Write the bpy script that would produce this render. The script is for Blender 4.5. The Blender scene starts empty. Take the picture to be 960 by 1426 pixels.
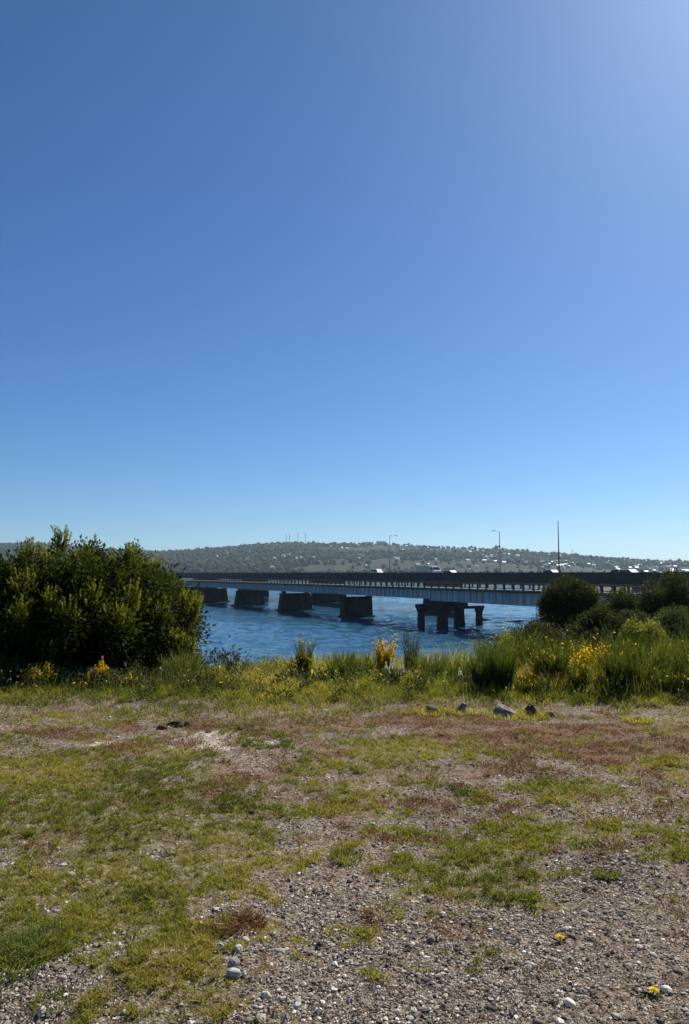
import bpy, math, random
import numpy as np
from mathutils import Vector, Matrix, Quaternion

SC = bpy.context.scene
COL = SC.collection
rng = np.random.default_rng(7)
random.seed(7)
PI = math.pi

# ------------------------------------------------------------------ camera model (used to lay the place out in metres)
F = 1060.0
EYE = 1.6
PITCH = math.atan(85 / F)
WATER = -7.4


def ray(px, py):
    dx = (px - 480) / F
    dy = (713 - py) / F
    c, s = math.cos(PITCH), math.sin(PITCH)
    return np.array([dx, c - dy * s, s + dy * c])


def on_plane(px, py, z=0.0):
    d = ray(px, py)
    k = (z - EYE) / d[2]
    return d[0] * k, d[1] * k


def at(px, py, Y):
    d = ray(px, py)
    k = Y / d[1]
    return Vector((d[0] * k, Y, EYE + d[2] * k))


# ------------------------------------------------------------------ noise
def _hash(ix, iy, seed):
    h = (ix.astype(np.int64) * 374761393 + iy.astype(np.int64) * 668265263 + seed * 1274126177) & 0xFFFFFFFF
    h = ((h ^ (h >> 13)) * 1274126177) & 0xFFFFFFFF
    return ((h ^ (h >> 16)) & 0xFFFF) / 65535.0


def vnoise(x, y, seed=0):
    x = np.asarray(x, float); y = np.asarray(y, float)
    ix, iy = np.floor(x), np.floor(y)
    fx, fy = x - ix, y - iy
    fx = fx * fx * (3 - 2 * fx); fy = fy * fy * (3 - 2 * fy)
    a = _hash(ix, iy, seed); b = _hash(ix + 1, iy, seed)
    c = _hash(ix, iy + 1, seed); d = _hash(ix + 1, iy + 1, seed)
    return (a * (1 - fx) + b * fx) * (1 - fy) + (c * (1 - fx) + d * fx) * fy


def fbm(x, y, seed=0, oct=4):
    v = 0; a = 0.5; t = 0
    x = np.asarray(x, float); y = np.asarray(y, float)
    for k in range(oct):
        v = v + a * vnoise(x, y, seed + k * 17)
        t += a; a *= 0.5
        x = x * 2.03 + 3.1; y = y * 2.03 + 7.7
    return v / t


def sstep(a, b, x):
    t = np.clip((np.asarray(x, float) - a) / (b - a), 0, 1)
    return t * t * (3 - 2 * t)


# ------------------------------------------------------------------ tagging
def tag(o, label=None, cat=None, group=None, kind=None):
    if label: o['label'] = label
    if cat: o['category'] = cat
    if group: o['group'] = group
    if kind: o['kind'] = kind
    return o


def thing(name, label, cat, loc=(0, 0, 0), rz=0.0, group=None):
    o = bpy.data.objects.new(name, None)
    COL.objects.link(o)
    o.location = loc
    o.rotation_euler = (0, 0, rz)
    return tag(o, label, cat, group)


def link(name, me, parent=None, mat=None):
    o = bpy.data.objects.new(name, me)
    COL.objects.link(o)
    if parent is not None: o.parent = parent
    if mat is not None and len(me.materials) == 0:
        for m in (mat if isinstance(mat, (list, tuple)) else [mat]):
            me.materials.append(m)
    return o


def mesh_np(name, V, loops, starts, totals, smooth=False, attrs=None, mats=None):
    me = bpy.data.meshes.new(name)
    V = np.asarray(V, np.float32)
    me.vertices.add(len(V))
    me.vertices.foreach_set('co', V.ravel())
    me.loops.add(len(loops))
    me.loops.foreach_set('vertex_index', np.asarray(loops, np.int32))
    me.polygons.add(len(starts))
    me.polygons.foreach_set('loop_start', np.asarray(starts, np.int32))
    me.polygons.foreach_set('use_smooth', np.full(len(starts), smooth, bool))
    if mats is not None:
        me.polygons.foreach_set('material_index', np.asarray(mats, np.int32))
    me.update(calc_edges=True)
    for k, v in (attrs or {}).items():
        v = np.asarray(v, np.float32)
        if v.ndim == 1:
            a = me.attributes.new(k, 'FLOAT', 'POINT'); a.data.foreach_set('value', v)
        else:
            a = me.attributes.new(k, 'FLOAT_COLOR', 'POINT'); a.data.foreach_set('color', v.ravel())
    return me


def mesh_faces(name, V, Fq, smooth=False, attrs=None, mats=None):
    """V (n,3); Fq: (m,k) array or a list of such arrays."""
    if not isinstance(Fq, list): Fq = [Fq]
    loops = np.concatenate([f.ravel() for f in Fq])
    tot = np.concatenate([np.full(len(f), f.shape[1]) for f in Fq])
    st = np.concatenate([[0], np.cumsum(tot)[:-1]])
    return mesh_np(name, V, loops, st, tot, smooth, attrs, mats)


# ------------------------------------------------------------------ small mesh builder for hard things
class MB:
    def __init__(self):
        self.v = []; self.f = []; self.m = []

    def add(self, vs, fs, mi=0):
        n = len(self.v)
        self.v += [tuple(p) for p in vs]
        self.f += [tuple(i + n for i in f) for f in fs]
        self.m += [mi] * len(fs)
        return self

    def box(self, c, s, mi=0, taper=(1, 1), rz=0.0):
        x, y, z = s[0] / 2, s[1] / 2, s[2] / 2
        vs = []
        for sz in (-1, 1):
            kx, ky = (1, 1) if sz < 0 else taper
            for sx, sy in ((-1, -1), (1, -1), (1, 1), (-1, 1)):
                p = Vector((sx * x * kx, sy * y * ky, sz * z))
                if rz: p.rotate(Matrix.Rotation(rz, 3, 'Z'))
                vs.append((p.x + c[0], p.y + c[1], p.z + c[2]))
        return self.add(vs, [(0, 3, 2, 1), (4, 5, 6, 7), (0, 1, 5, 4), (1, 2, 6, 5), (2, 3, 7, 6), (3, 0, 4, 7)], mi)

    def bx(self, x0, x1, y0, y1, z0, z1, mi=0):
        return self.box(((x0 + x1) / 2, (y0 + y1) / 2, (z0 + z1) / 2), (x1 - x0, y1 - y0, z1 - z0), mi)

    def tube(self, pts, rad, n=8, mi=0, cap=True):
        pts = [Vector(p) for p in pts]
        if not isinstance(rad, (list, tuple)): rad = [rad] * len(pts)
        vs = []; fs = []
        for i, p in enumerate(pts):
            d = (pts[min(i + 1, len(pts) - 1)] - pts[max(i - 1, 0)]).normalized()
            a = d.orthogonal().normalized() if abs(d.z) < 0.9 else Vector((1, 0, 0)).cross(d).normalized()
            b = d.cross(a)
            for k in range(n):
                t = 2 * PI * k / n
                vs.append(p + (a * math.cos(t) + b * math.sin(t)) * rad[i])
        for i in range(len(pts) - 1):
            for k in range(n):
                k2 = (k + 1) % n
                fs.append((i * n + k, i * n + k2, (i + 1) * n + k2, (i + 1) * n + k))
        if cap:
            fs.append(tuple(range(n - 1, -1, -1)))
            fs.append(tuple((len(pts) - 1) * n + k for k in range(n)))
        return self.add(vs, fs, mi)

    def prism(self, prof, y0, y1, mi=0):
        """profile in x,z extruded along y"""
        n = len(prof)
        vs = [(x, y0, z) for x, z in prof] + [(x, y1, z) for x, z in prof]
        fs = [tuple(range(n)), tuple(range(2 * n - 1, n - 1, -1))]
        fs += [(i, n + i, n + (i + 1) % n, (i + 1) % n) for i in range(n)]
        return self.add(vs, fs, mi)

    def prism_x(self, prof, x0, x1, mi=0):
        """profile in y,z extruded along x"""
        n = len(prof)
        vs = [(x0, y, z) for y, z in prof] + [(x1, y, z) for y, z in prof]
        fs = [tuple(range(n - 1, -1, -1)), tuple(range(n, 2 * n))]
        fs += [(i, (i + 1) % n, n + (i + 1) % n, n + i) for i in range(n)]
        return self.add(vs, fs, mi)

    def mesh(self, name, smooth=False):
        me = bpy.data.meshes.new(name)
        me.from_pydata([tuple(p) for p in self.v], [], self.f)
        me.polygons.foreach_set('material_index', self.m)
        me.polygons.foreach_set('use_smooth', [smooth] * len(self.f))
        me.update()
        import bmesh
        b = bmesh.new(); b.from_mesh(me)
        bmesh.ops.recalc_face_normals(b, faces=b.faces[:])
        b.to_mesh(me); b.free()
        return me

    def build(self, name, mat, parent=None, smooth=False, bevel=0):
        o = link(name, self.mesh(name, smooth), parent, mat)
        if bevel:
            md = o.modifiers.new('bevel', 'BEVEL'); md.width = bevel; md.segments = 2; md.limit_method = 'ANGLE'
        return o


# ------------------------------------------------------------------ materials
class NT:
    def __init__(self, name):
        self.mat = bpy.data.materials.new(name)
        self.mat.use_nodes = True
        self.t = self.mat.node_tree
        self.t.nodes.clear()
        self.out = self.t.nodes.new('ShaderNodeOutputMaterial')

    def n(self, typ, **kw):
        nd = self.t.nodes.new(typ)
        for k, v in kw.items():
            if k.startswith('i_'):
                nd.inputs[k[2:].replace('_', ' ')].default_value = v
            else:
                setattr(nd, k, v)
        return nd

    def l(self, a, b):
        self.t.links.new(a, b)

    def ramp(self, fac, stops, interp='LINEAR'):
        r = self.n('ShaderNodeValToRGB')
        r.color_ramp.interpolation = interp
        e = r.color_ramp.elements
        while len(e) < len(stops): e.new(0.5)
        for el, (p, c) in zip(e, stops):
            el.position = p
            el.color = (*c, 1) if len(c) == 3 else c
        self.l(fac, r.inputs['Fac'])
        return r.outputs['Color']

    def noise(self, scale, detail=4, rough=0.55, vec=None, dist=0.0):
        nd = self.n('ShaderNodeTexNoise')
        nd.inputs['Scale'].default_value = scale
        nd.inputs['Detail'].default_value = detail
        nd.inputs['Roughness'].default_value = rough
        nd.inputs['Distortion'].default_value = dist
        if vec is not None: self.l(vec, nd.inputs['Vector'])
        return nd

    def mixc(self, fac, a, b, mode='MIX'):
        m = self.n('ShaderNodeMix', data_type='RGBA', blend_type=mode)
        for s, v in ((m.inputs[0], fac), (m.inputs[6], a), (m.inputs[7], b)):
            if isinstance(v, (int, float)): s.default_value = v
            elif isinstance(v, tuple): s.default_value = (*v, 1) if len(v) == 3 else v
            else: self.l(v, s)
        return m.outputs[2]

    def coords(self, scale=(1, 1, 1), kind='Object', rot=(0, 0, 0)):
        tc = self.n('ShaderNodeTexCoord'); mp = self.n('ShaderNodeMapping')
        mp.inputs['Scale'].default_value = scale
        mp.inputs['Rotation'].default_value = rot
        self.l(tc.outputs[kind], mp.inputs['Vector'])
        return mp.outputs['Vector']

    def bsdf(self, color, rough=0.8, spec=0.3, metallic=0.0, normal=None):
        b = self.n('ShaderNodeBsdfPrincipled')
        if isinstance(color, tuple): b.inputs['Base Color'].default_value = (*color, 1)
        else: self.l(color, b.inputs['Base Color'])
        if isinstance(rough, (int, float)): b.inputs['Roughness'].default_value = rough
        else: self.l(rough, b.inputs['Roughness'])
        b.inputs['Specular IOR Level'].default_value = spec
        b.inputs['Metallic'].default_value = metallic
        if normal is not None: self.l(normal, b.inputs['Normal'])
        return b

    def bump(self, h, strength=0.5, dist=0.02, normal=None):
        b = self.n('ShaderNodeBump')
        b.inputs['Strength'].default_value = strength
        b.inputs['Distance'].default_value = dist
        self.l(h, b.inputs['Height'])
        if normal is not None: self.l(normal, b.inputs['Normal'])
        return b.outputs['Normal']

    def done(self, sock):
        self.l(sock, self.out.inputs['Surface'])
        return self.mat


def leaf_mat(name, stops, trans=0.4, tcol=None, rough=0.7, spec=0.10):
    """foliage: colour by the leaf's own 'tint', part of the light passes through the blade"""
    m = NT(name)
    a = m.n('ShaderNodeAttribute', attribute_name='tint')
    c = m.ramp(a.outputs['Fac'], stops)
    b = m.bsdf(c, rough, spec)
    t = m.n('ShaderNodeBsdfTranslucent')
    tc = m.mixc(1.0, c, tcol or (1.5, 1.45, 0.7), 'MULTIPLY')
    m.l(tc, t.inputs['Color'])
    mx = m.n('ShaderNodeMixShader')
    mx.inputs[0].default_value = trans
    m.l(b.outputs[0], mx.inputs[1]); m.l(t.outputs[0], mx.inputs[2])
    return m.done(mx.outputs[0])


def worn_mat(name, c1, c2, scale=1.0, rough=0.85, spec=0.2, bump=0.3, metallic=0.0, stretch=(1, 1, 1)):
    m = NT(name)
    v = m.coords(stretch)
    n = m.noise(scale, 6, 0.6, v)
    n2 = m.noise(scale * 9, 3, 0.6, v)
    c = m.ramp(n.outputs['Fac'], [(0.35, c1), (0.65, c2)])
    c = m.mixc(0.35, c, m.ramp(n2.outputs['Fac'], [(0.3, c1), (0.7, c2)]))
    b = m.bsdf(c, rough, spec, metallic, m.bump(n2.outputs['Fac'], bump, 0.03))
    return m.done(b.outputs[0])


def flat_mat(name, c, rough=0.5, spec=0.4, metallic=0.0):
    m = NT(name)
    n = m.noise(3, 4, 0.6, m.coords())
    k = m.ramp(n.outputs['Fac'], [(0.3, tuple(x * 0.85 for x in c)), (0.7, tuple(min(1, x * 1.1) for x in c))])
    return m.done(m.bsdf(k, rough, spec, metallic).outputs[0])


M = {}
M['olive'] = leaf_mat('olive_leaf', [(0, (0.015, 0.022, 0.007)), (0.45, (0.036, 0.045, 0.011)), (0.75, (0.105, 0.115, 0.021)), (1, (0.175, 0.178, 0.038))], 0.5, (1.55, 1.55, 0.5))
M['darkleaf'] = leaf_mat('dark_leaf', [(0, (0.018, 0.025, 0.010)), (0.6, (0.042, 0.048, 0.018)), (1, (0.10, 0.098, 0.038))], 0.28)
M['greyleaf'] = leaf_mat('grey_green_leaf', [(0, (0.04, 0.05, 0.022)), (0.6, (0.075, 0.088, 0.04)), (1, (0.12, 0.13, 0.07))], 0.25)
M['limeleaf'] = leaf_mat('lime_leaf', [(0, (0.055, 0.075, 0.018)), (0.6, (0.115, 0.135, 0.03)), (1, (0.23, 0.225, 0.05))], 0.45)
M['broom'] = leaf_mat('broom_stem', [(0, (0.028, 0.040, 0.014)), (0.5, (0.068, 0.086, 0.022)), (1, (0.15, 0.155, 0.045))], 0.40, (1.4, 1.45, 0.6))
M['grass'] = leaf_mat('tall_grass_blade', [(0, (0.055, 0.085, 0.016)), (0.45, (0.155, 0.17, 0.03)), (0.75, (0.27, 0.25, 0.06)), (1, (0.38, 0.29, 0.13))], 0.52)
M['fresh'] = leaf_mat('fresh_grass_blade', [(0, (0.065, 0.09, 0.016)), (0.45, (0.19, 0.21, 0.032)), (0.8, (0.31, 0.29, 0.06)), (1, (0.40, 0.32, 0.12))], 0.52)
M['lawn'] = leaf_mat('short_grass_blade', [(0, (0.050, 0.064, 0.015)), (0.4, (0.130, 0.158, 0.023)), (0.72, (0.235, 0.235, 0.036)), (1, (0.33, 0.25, 0.09))], 0.45, (1.35, 1.3, 0.6))
M['bright'] = leaf_mat('bright_grass_blade', [(0, (0.055, 0.08, 0.016)), (0.6, (0.13, 0.16, 0.035)), (1, (0.26, 0.24, 0.08))], 0.42)
M['russet'] = leaf_mat('russet_stem', [(0, (0.06, 0.027, 0.014)), (0.45, (0.145, 0.070, 0.030)), (0.8, (0.22, 0.130, 0.05)), (1, (0.34, 0.25, 0.11))], 0.3, (1.2, 0.9, 0.6))
M['straw'] = leaf_mat('straw', [(0, (0.14, 0.10, 0.06)), (.6, (0.30, 0.23, 0.14)), (1, (0.48, 0.40, 0.24))], 0.3, (1.1, 1.0, 0.7))
M['yellow'] = leaf_mat('yellow_petal', [(0, (0.68, 0.38, 0.006)), (0.6, (0.82, 0.53, 0.010)), (1, (0.87, 0.66, 0.04))], 0.45, (1.1, 1.05, 0.6))
M['lemon'] = leaf_mat('lemon_petal', [(0, (0.78, 0.56, 0.01)), (1, (0.90, 0.76, 0.04))], 0.4, (1.1, 1.05, 0.6))
M['white'] = leaf_mat('white_petal', [(0, (0.6, 0.6, 0.42)), (1, (0.8, 0.8, 0.66))], 0.35, (1, 1, 0.8))
M['bark'] = worn_mat('bark', (0.05, 0.038, 0.028), (0.12, 0.095, 0.07), 4, 0.9, 0.1, 0.6, stretch=(1, 1, 0.25))
M['concrete'] = worn_mat('bridge_concrete', (0.16, 0.145, 0.13), (0.32, 0.30, 0.27), 0.6)
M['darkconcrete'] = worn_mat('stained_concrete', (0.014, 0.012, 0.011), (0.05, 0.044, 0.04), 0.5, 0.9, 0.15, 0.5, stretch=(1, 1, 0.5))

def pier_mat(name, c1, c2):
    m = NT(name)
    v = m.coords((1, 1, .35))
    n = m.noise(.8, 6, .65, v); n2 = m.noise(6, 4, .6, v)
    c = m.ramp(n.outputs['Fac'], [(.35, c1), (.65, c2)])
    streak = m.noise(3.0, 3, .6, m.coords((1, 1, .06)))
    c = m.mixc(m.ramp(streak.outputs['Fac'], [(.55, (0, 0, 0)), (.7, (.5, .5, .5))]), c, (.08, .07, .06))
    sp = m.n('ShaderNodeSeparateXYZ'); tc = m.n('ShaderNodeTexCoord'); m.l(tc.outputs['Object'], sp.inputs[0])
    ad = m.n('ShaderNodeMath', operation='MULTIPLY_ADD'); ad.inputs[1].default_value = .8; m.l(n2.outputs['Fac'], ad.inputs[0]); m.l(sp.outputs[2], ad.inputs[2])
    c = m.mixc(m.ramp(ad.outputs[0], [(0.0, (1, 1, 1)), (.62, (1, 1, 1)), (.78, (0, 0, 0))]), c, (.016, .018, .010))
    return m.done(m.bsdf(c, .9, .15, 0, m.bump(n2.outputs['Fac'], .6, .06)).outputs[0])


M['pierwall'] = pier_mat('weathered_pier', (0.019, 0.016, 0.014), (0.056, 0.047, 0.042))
M['parapet'] = worn_mat('dark_parapet', (0.030, 0.028, 0.032), (0.06, 0.052, 0.052), 0.8, 0.7, 0.2, 0.3)
M['girder'] = worn_mat('grey_blue_paint', (0.23, 0.265, 0.29), (0.52, 0.56, 0.585), 0.9, 0.6, 0.3, 0.2, stretch=(1, 1, 0.12))
M['browncon'] = worn_mat('brown_stained_concrete', (0.04, 0.033, 0.029), (0.085, 0.07, 0.062), 0.6)
M['darksteel'] = worn_mat('dark_steel', (0.025, 0.022, 0.022), (0.06, 0.045, 0.04), 2, 0.7, 0.3, 0.2)
M['road'] = worn_mat('pale_asphalt', (0.12, 0.115, 0.105), (0.20, 0.19, 0.175), 0.8, 0.85, 0.2, 0.2)
M['galv'] = flat_mat('galvanised_steel', (0.30, 0.31, 0.32), 0.5, 0.4, 0.3)
M['rock'] = worn_mat('boulder_stone', (0.13, 0.11, 0.085), (0.33, 0.29, 0.235), 5, 0.9, 0.15, 0.7)
M['darkrock'] = worn_mat('dark_boulder_stone', (0.035, 0.03, 0.026), (0.11, 0.095, 0.08), 5, 0.9, 0.15, 0.8)
M['clod'] = worn_mat('crumbly_soil', (0.055, 0.045, 0.036), (0.16, 0.13, 0.105), 14, 0.95, 0.05, 1.0)
M['stone'] = worn_mat('pale_stone', (0.34, 0.32, 0.29), (0.56, 0.54, 0.50), 9, 0.85, 0.2, 0.4)
M['greystone'] = worn_mat('grey_stone', (0.16, 0.155, 0.15), (0.32, 0.31, 0.30), 9, 0.85, 0.2, 0.4)

# ------------------------------------------------------------------ terrain
EDGE = 10.1


def shore(x):
    x = np.asarray(x, float)
    return 46 + 3.5 * np.maximum(0, x - 8) + 0.25 * np.maximum(0, -x - 10)


def ground_z(x, y, fine=True):
    x = np.asarray(x, float); y = np.asarray(y, float)
    z = (fbm(x * 0.35, y * 0.35, 3, 3) - 0.5) * 0.10 * sstep(0, 3, y)
    if fine:
        k = 1 - sstep(11, 16, y)
        z = z + k * ((fbm(x * 2.2, y * 2.2, 5, 3) - 0.5) * 0.05 + (fbm(x * 11, y * 11, 9, 2) - 0.5) * 0.020)
    t = (y - EDGE) / (shore(x) - EDGE)
    bank = np.where(t > 0, -7.4 * np.sign(t) * np.abs(t) ** 1.45, 0)
    bank = np.maximum(bank, -10)
    bank = bank + sstep(0.05, 0.2, t) * (fbm(x * 0.3, y * 0.3, 21, 3) - 0.5) * 0.7
    lip = np.exp(-((y - 9.7) / 0.5) ** 2) * 0.06
    return z + bank + lip


def gz(x, y):
    return float(ground_z(np.array([x]), np.array([y]))[0])


# --- what covers the clearing: patches laid out in metres from their place in the view
def blob(px, py, rx, ry):
    x, y = on_plane(px, py)
    x1, _ = on_plane(px + rx, py)
    _, ya = on_plane(px, py - ry); _, yb = on_plane(px, py + ry)
    return x, y, abs(x1 - x), abs(ya - yb) / 2


GREEN = [(110, 1090, 190, 48, 1.0), (60, 1130, 130, 40, .9), (200, 1165, 190, 30, .85), (90, 1210, 150, 38, .8), (250, 1215, 140, 36, .8), (30, 1330, 90, 65, 1.15),
         (170, 1300, 170, 75, .8), (250, 1340, 90, 60, .7), (200, 1255, 160, 40, .8), (330, 1270, 70, 25, .7), (560, 1042, 110, 16, .85), (470, 1065, 110, 14, .7), (400, 1030, 120, 18, .5), (545, 1165, 75, 26, .75),
         (690, 1208, 120, 38, 1.1), (650, 1225, 60, 20, 1.0), (800, 1105, 75, 20, .9), (925, 1170, 48, 28, .8), (950, 1065, 60, 16, .9), (690, 1110, 70, 18, .6), (400, 1225, 60, 22, .6), (480, 1195, 30, 14, .8),
         (540, 1278, 30, 14, .7), (845, 1220, 30, 12, .8), (740, 1160, 120, 26, .7), (480, 1110, 90, 20, .6), (300, 1110, 120, 28, .6), (660, 1045, 80, 14, .5), (880, 1100, 60, 18, .4), (340, 1150, 60, 16, .7),
         (430, 990, 420, 14, .6), (120, 1000, 160, 14, .7)]
RUSSET = [(790, 1033, 200, 28, 1.25), (880, 1015, 120, 14, 1.1), (600, 1005, 200, 12, .9), (640, 1020, 120, 16, .8), (350, 1012, 160, 16, .8), (120, 1020, 160, 14, .6), (900, 1040, 100, 22, .7), (610, 1295, 60, 22, .7), (330, 1300, 38, 16, .9), (640, 1300, 120, 40, .45),
          (700, 1330, 120, 30, .45), (560, 1200, 30, 10, .9), (250, 1040, 240, 18, .5), (560, 1085, 90, 16, .45), (850, 1250, 120, 50, .4), (640, 1140, 80, 20, .5), (220, 1190, 160, 12, .5), (480, 1360, 200, 50, .25), (930, 1370, 80, 40, .35)]
PALE = [(300, 1032, 66, 12, 1.3), (265, 1036, 40, 7, .9), (150, 1037, 24, 4, .9), (335, 1026, 26, 6, .8)]
GB = [(*blob(*b[:4]), b[4]) for b in GREEN]
RB = [(*blob(*b[:4]), b[4]) for b in RUSSET]
PB = [(*blob(*b[:4]), b[4]) for b in PALE]


def field(bl, x, y, seed, wob=0.35):
    wx = x + (fbm(x * 1.7, y * 1.7, seed, 3) - .5) * wob * 2
    wy = y + (fbm(x * 1.7, y * 1.7, seed + 50, 3) - .5) * wob * 2
    v = np.zeros_like(x)
    for cx, cy, rx, ry, k in bl:
        d = ((wx - cx) / rx) ** 2 + ((wy - cy) / ry) ** 2
        v = np.maximum(v, k * np.exp(-d * 0.75))
    return v


def covers(x, y):
    n = fbm(x * 3.2, y * 3.2, 31, 4)
    n2 = fbm(x * 1.1, y * 1.1, 41, 3)
    out = sstep(.5, 2.0, np.abs(x) - .46 * y) * 0.9 * n2 + sstep(2.6, 1.5, y) * 0.5 * n2
    amb = 0.26 * sstep(3.2, 5.5, y) * (0.6 + 0.8 * n2)
    n3 = fbm(x * 13, y * 13, 37, 3)
    g = np.clip(sstep(0.20, 0.72, np.maximum(field(GB, x, y, 61), np.maximum(out, amb)) + (n - .5) * 0.85 + (n3 - .5) * 0.8), 0, 1)
    r = np.clip(sstep(0.30, 0.72, np.maximum(field(RB, x, y, 71), 0.36 * sstep(3.0, 5.5, y)) + (fbm(x * 4, y * 4, 81, 5) - .5) * 1.1), 0, 1)
    p = np.clip(sstep(0.35, 0.7, field(PB, x, y, 91, .15) + (fbm(x * 6, y * 6, 95, 3) - .5) * 0.5), 0, 1)
    rim = sstep(8.9, 9.6, y + 1.2 * (n2 - .5))
    g = np.maximum(g * (1 - .55 * sstep(7.6, 8.4, y)), rim * (0.2 + .7 * n))
    return g, r * (1 - 0.6 * g), p * (1 - 0.8 * g)


def spaced(segs):
    out = []
    for a, b, s in segs:
        n = max(1, int(round((b - a) / s)))
        out.append(np.linspace(a, b, n, endpoint=False))
    out.append([segs[-1][1]])
    return np.concatenate(out)


def cushion(x, y, g):
    return g * (0.026 * np.clip(fbm(x * 7, y * 7, 181, 3) - .3, 0, 1) + 0.030 * np.clip(fbm(x * 22, y * 22, 183, 2) - .35, 0, 1))


gx = spaced([(-400, -60, 34), (-60, -14, 2.3), (-14, -7.6, .25), (-7.6, 7.6, .032), (7.6, 14, .25), (14, 60, 2.3), (60, 400, 34)])
gy = spaced([(-300, -20, 28), (-20, 0, 1.0), (0, 2.2, .15), (2.2, 11, .03), (11, 18, .15), (18, 60, 1.5), (60, 420, 18)])
XX, YY = np.meshgrid(gx, gy)
ZZ = ground_z(XX, YY)
g, r, p = covers(XX, YY)
ZZ = ZZ + cushion(XX, YY, g)
nx, ny = len(gx), len(gy)
idx = np.arange(nx * ny).reshape(ny, nx)
quads = np.stack([idx[:-1, :-1], idx[:-1, 1:], idx[1:, 1:], idx[1:, :-1]], -1).reshape(-1, 4)
cov = np.stack([g, r, p, np.ones_like(g)], -1).reshape(-1, 4)


def ground_material():
    m = NT('clearing_ground')
    v = m.coords()
    a = m.n('ShaderNodeAttribute', attribute_name='cover')
    sep = m.n('ShaderNodeSeparateColor'); m.l(a.outputs['Color'], sep.inputs[0])
    vor = m.n('ShaderNodeTexVoronoi'); vor.inputs['Scale'].default_value = 95
    m.l(v, vor.inputs['Vector'])
    vor2 = m.n('ShaderNodeTexVoronoi'); vor2.inputs['Scale'].default_value = 190
    m.l(v, vor2.inputs['Vector'])
    sv = m.n('ShaderNodeSeparateColor'); m.l(vor.outputs['Color'], sv.inputs[0])
    grav = m.ramp(sv.outputs[0], [(0, (0.095, 0.075, 0.057)), (0.45, (0.205, 0.17, 0.136)), (0.8, (0.34, 0.298, 0.248)), (1, (0.55, 0.50, 0.43))])
    n1 = m.noise(2.2, 6, 0.65, v)
    n2 = m.noise(26, 5, 0.65, v)
    soil = m.ramp(n2.outputs['Fac'], [(0.3, (0.078, 0.054, 0.037)), (0.7, (0.20, 0.147, 0.104))])
    base = m.mixc(m.ramp(n2.outputs['Fac'], [(0.42, (0, 0, 0)), (0.62, (1, 1, 1))]), soil, grav)
    base = m.mixc(m.ramp(n1.outputs['Fac'], [(0.4, (0, 0, 0)), (0.65, (.55, .55, .55))]), base, soil)
    moss = m.ramp(n2.outputs['Fac'], [(0.3, (0.07, 0.062, 0.018)), (0.6, (0.14, 0.128, 0.034)), (0.8, (0.22, 0.17, 0.065))])
    rus = m.ramp(n2.outputs['Fac'], [(0.3, (0.085, 0.04, 0.023)), (0.7, (0.20, 0.105, 0.056))])
    pal = m.ramp(n2.outputs['Fac'], [(0.3, (0.32, 0.27, 0.22)), (0.7, (0.55, 0.49, 0.42))])
    c = m.mixc(sep.outputs[2], base, pal)
    k = m.n('ShaderNodeMath', operation='MULTIPLY'); k.inputs[1].default_value = 0.85
    m.l(sep.outputs[1], k.inputs[0])
    c = m.mixc(k.outputs[0], c, rus)
    k2 = m.n('ShaderNodeMath', operation='MULTIPLY'); k2.inputs[1].default_value = 0.9
    n9 = m.noise(34, 4, 0.7, v)
    kk = m.n('ShaderNodeMapRange'); kk.inputs['From Min'].default_value = .36; kk.inputs['From Max'].default_value = .56; m.l(n9.outputs['Fac'], kk.inputs['Value'])
    k9 = m.n('ShaderNodeMath', operation='MULTIPLY'); m.l(sep.outputs[0], k9.inputs[0]); m.l(kk.outputs[0], k9.inputs[1])
    m.l(k9.outputs[0], k2.inputs[0])
    c = m.mixc(k2.outputs[0], c, moss)
    nb = m.bump(vor.outputs['Distance'], 0.7, 0.008)
    nb = m.bump(n2.outputs['Fac'], 0.7, 0.02, nb)
    b = m.bsdf(c, 0.95, 0.1, 0, nb)
    return m.done(b.outputs[0])


me = mesh_faces('ground', np.stack([XX, YY, ZZ], -1).reshape(-1, 3), quads, True, {'cover': cov})
ground = link('ground', me, None, ground_material())
tag(ground, 'gravelly clearing with patchy short grass falling away to the river', kind='structure')


# ------------------------------------------------------------------ river
def water_material():
    m = NT('river_water')
    v = m.coords((0.55, 1.0, 1.0), rot=(0, 0, 0.25))
    n1 = m.noise(0.42, 3, 0.55, v, 0.6)
    n2 = m.noise(1.7, 3, 0.55, v, 0.4)
    v3 = m.coords((0.014, 0.05, 0.05), rot=(0, 0, 0.35))
    n3 = m.noise(1.0, 4, 0.6, v3, 1.0)
    ad = m.n('ShaderNodeMath', operation='MULTIPLY_ADD'); ad.inputs[1].default_value = 0.30
    m.l(n2.outputs['Fac'], ad.inputs[0]); m.l(n1.outputs['Fac'], ad.inputs[2])
    gain = m.n('ShaderNodeMapRange'); gain.inputs['From Min'].default_value = 0.3; gain.inputs['From Max'].default_value = 0.7
    gain.inputs['To Min'].default_value = 0.25; gain.inputs['To Max'].default_value = 1.35
    m.l(n3.outputs['Fac'], gain.inputs['Value'])
    h = m.n('ShaderNodeMath', operation='MULTIPLY')
    m.l(ad.outputs[0], h.inputs[0]); m.l(gain.outputs[0], h.inputs[1])
    nb = m.bump(h.outputs[0], 1.0, 0.35)
    b = m.bsdf((0.02, 0.075, 0.13), 0.08, 0.5, 0, nb)
    b.inputs['IOR'].default_value = 1.33
    return m.done(b.outputs[0])


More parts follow.
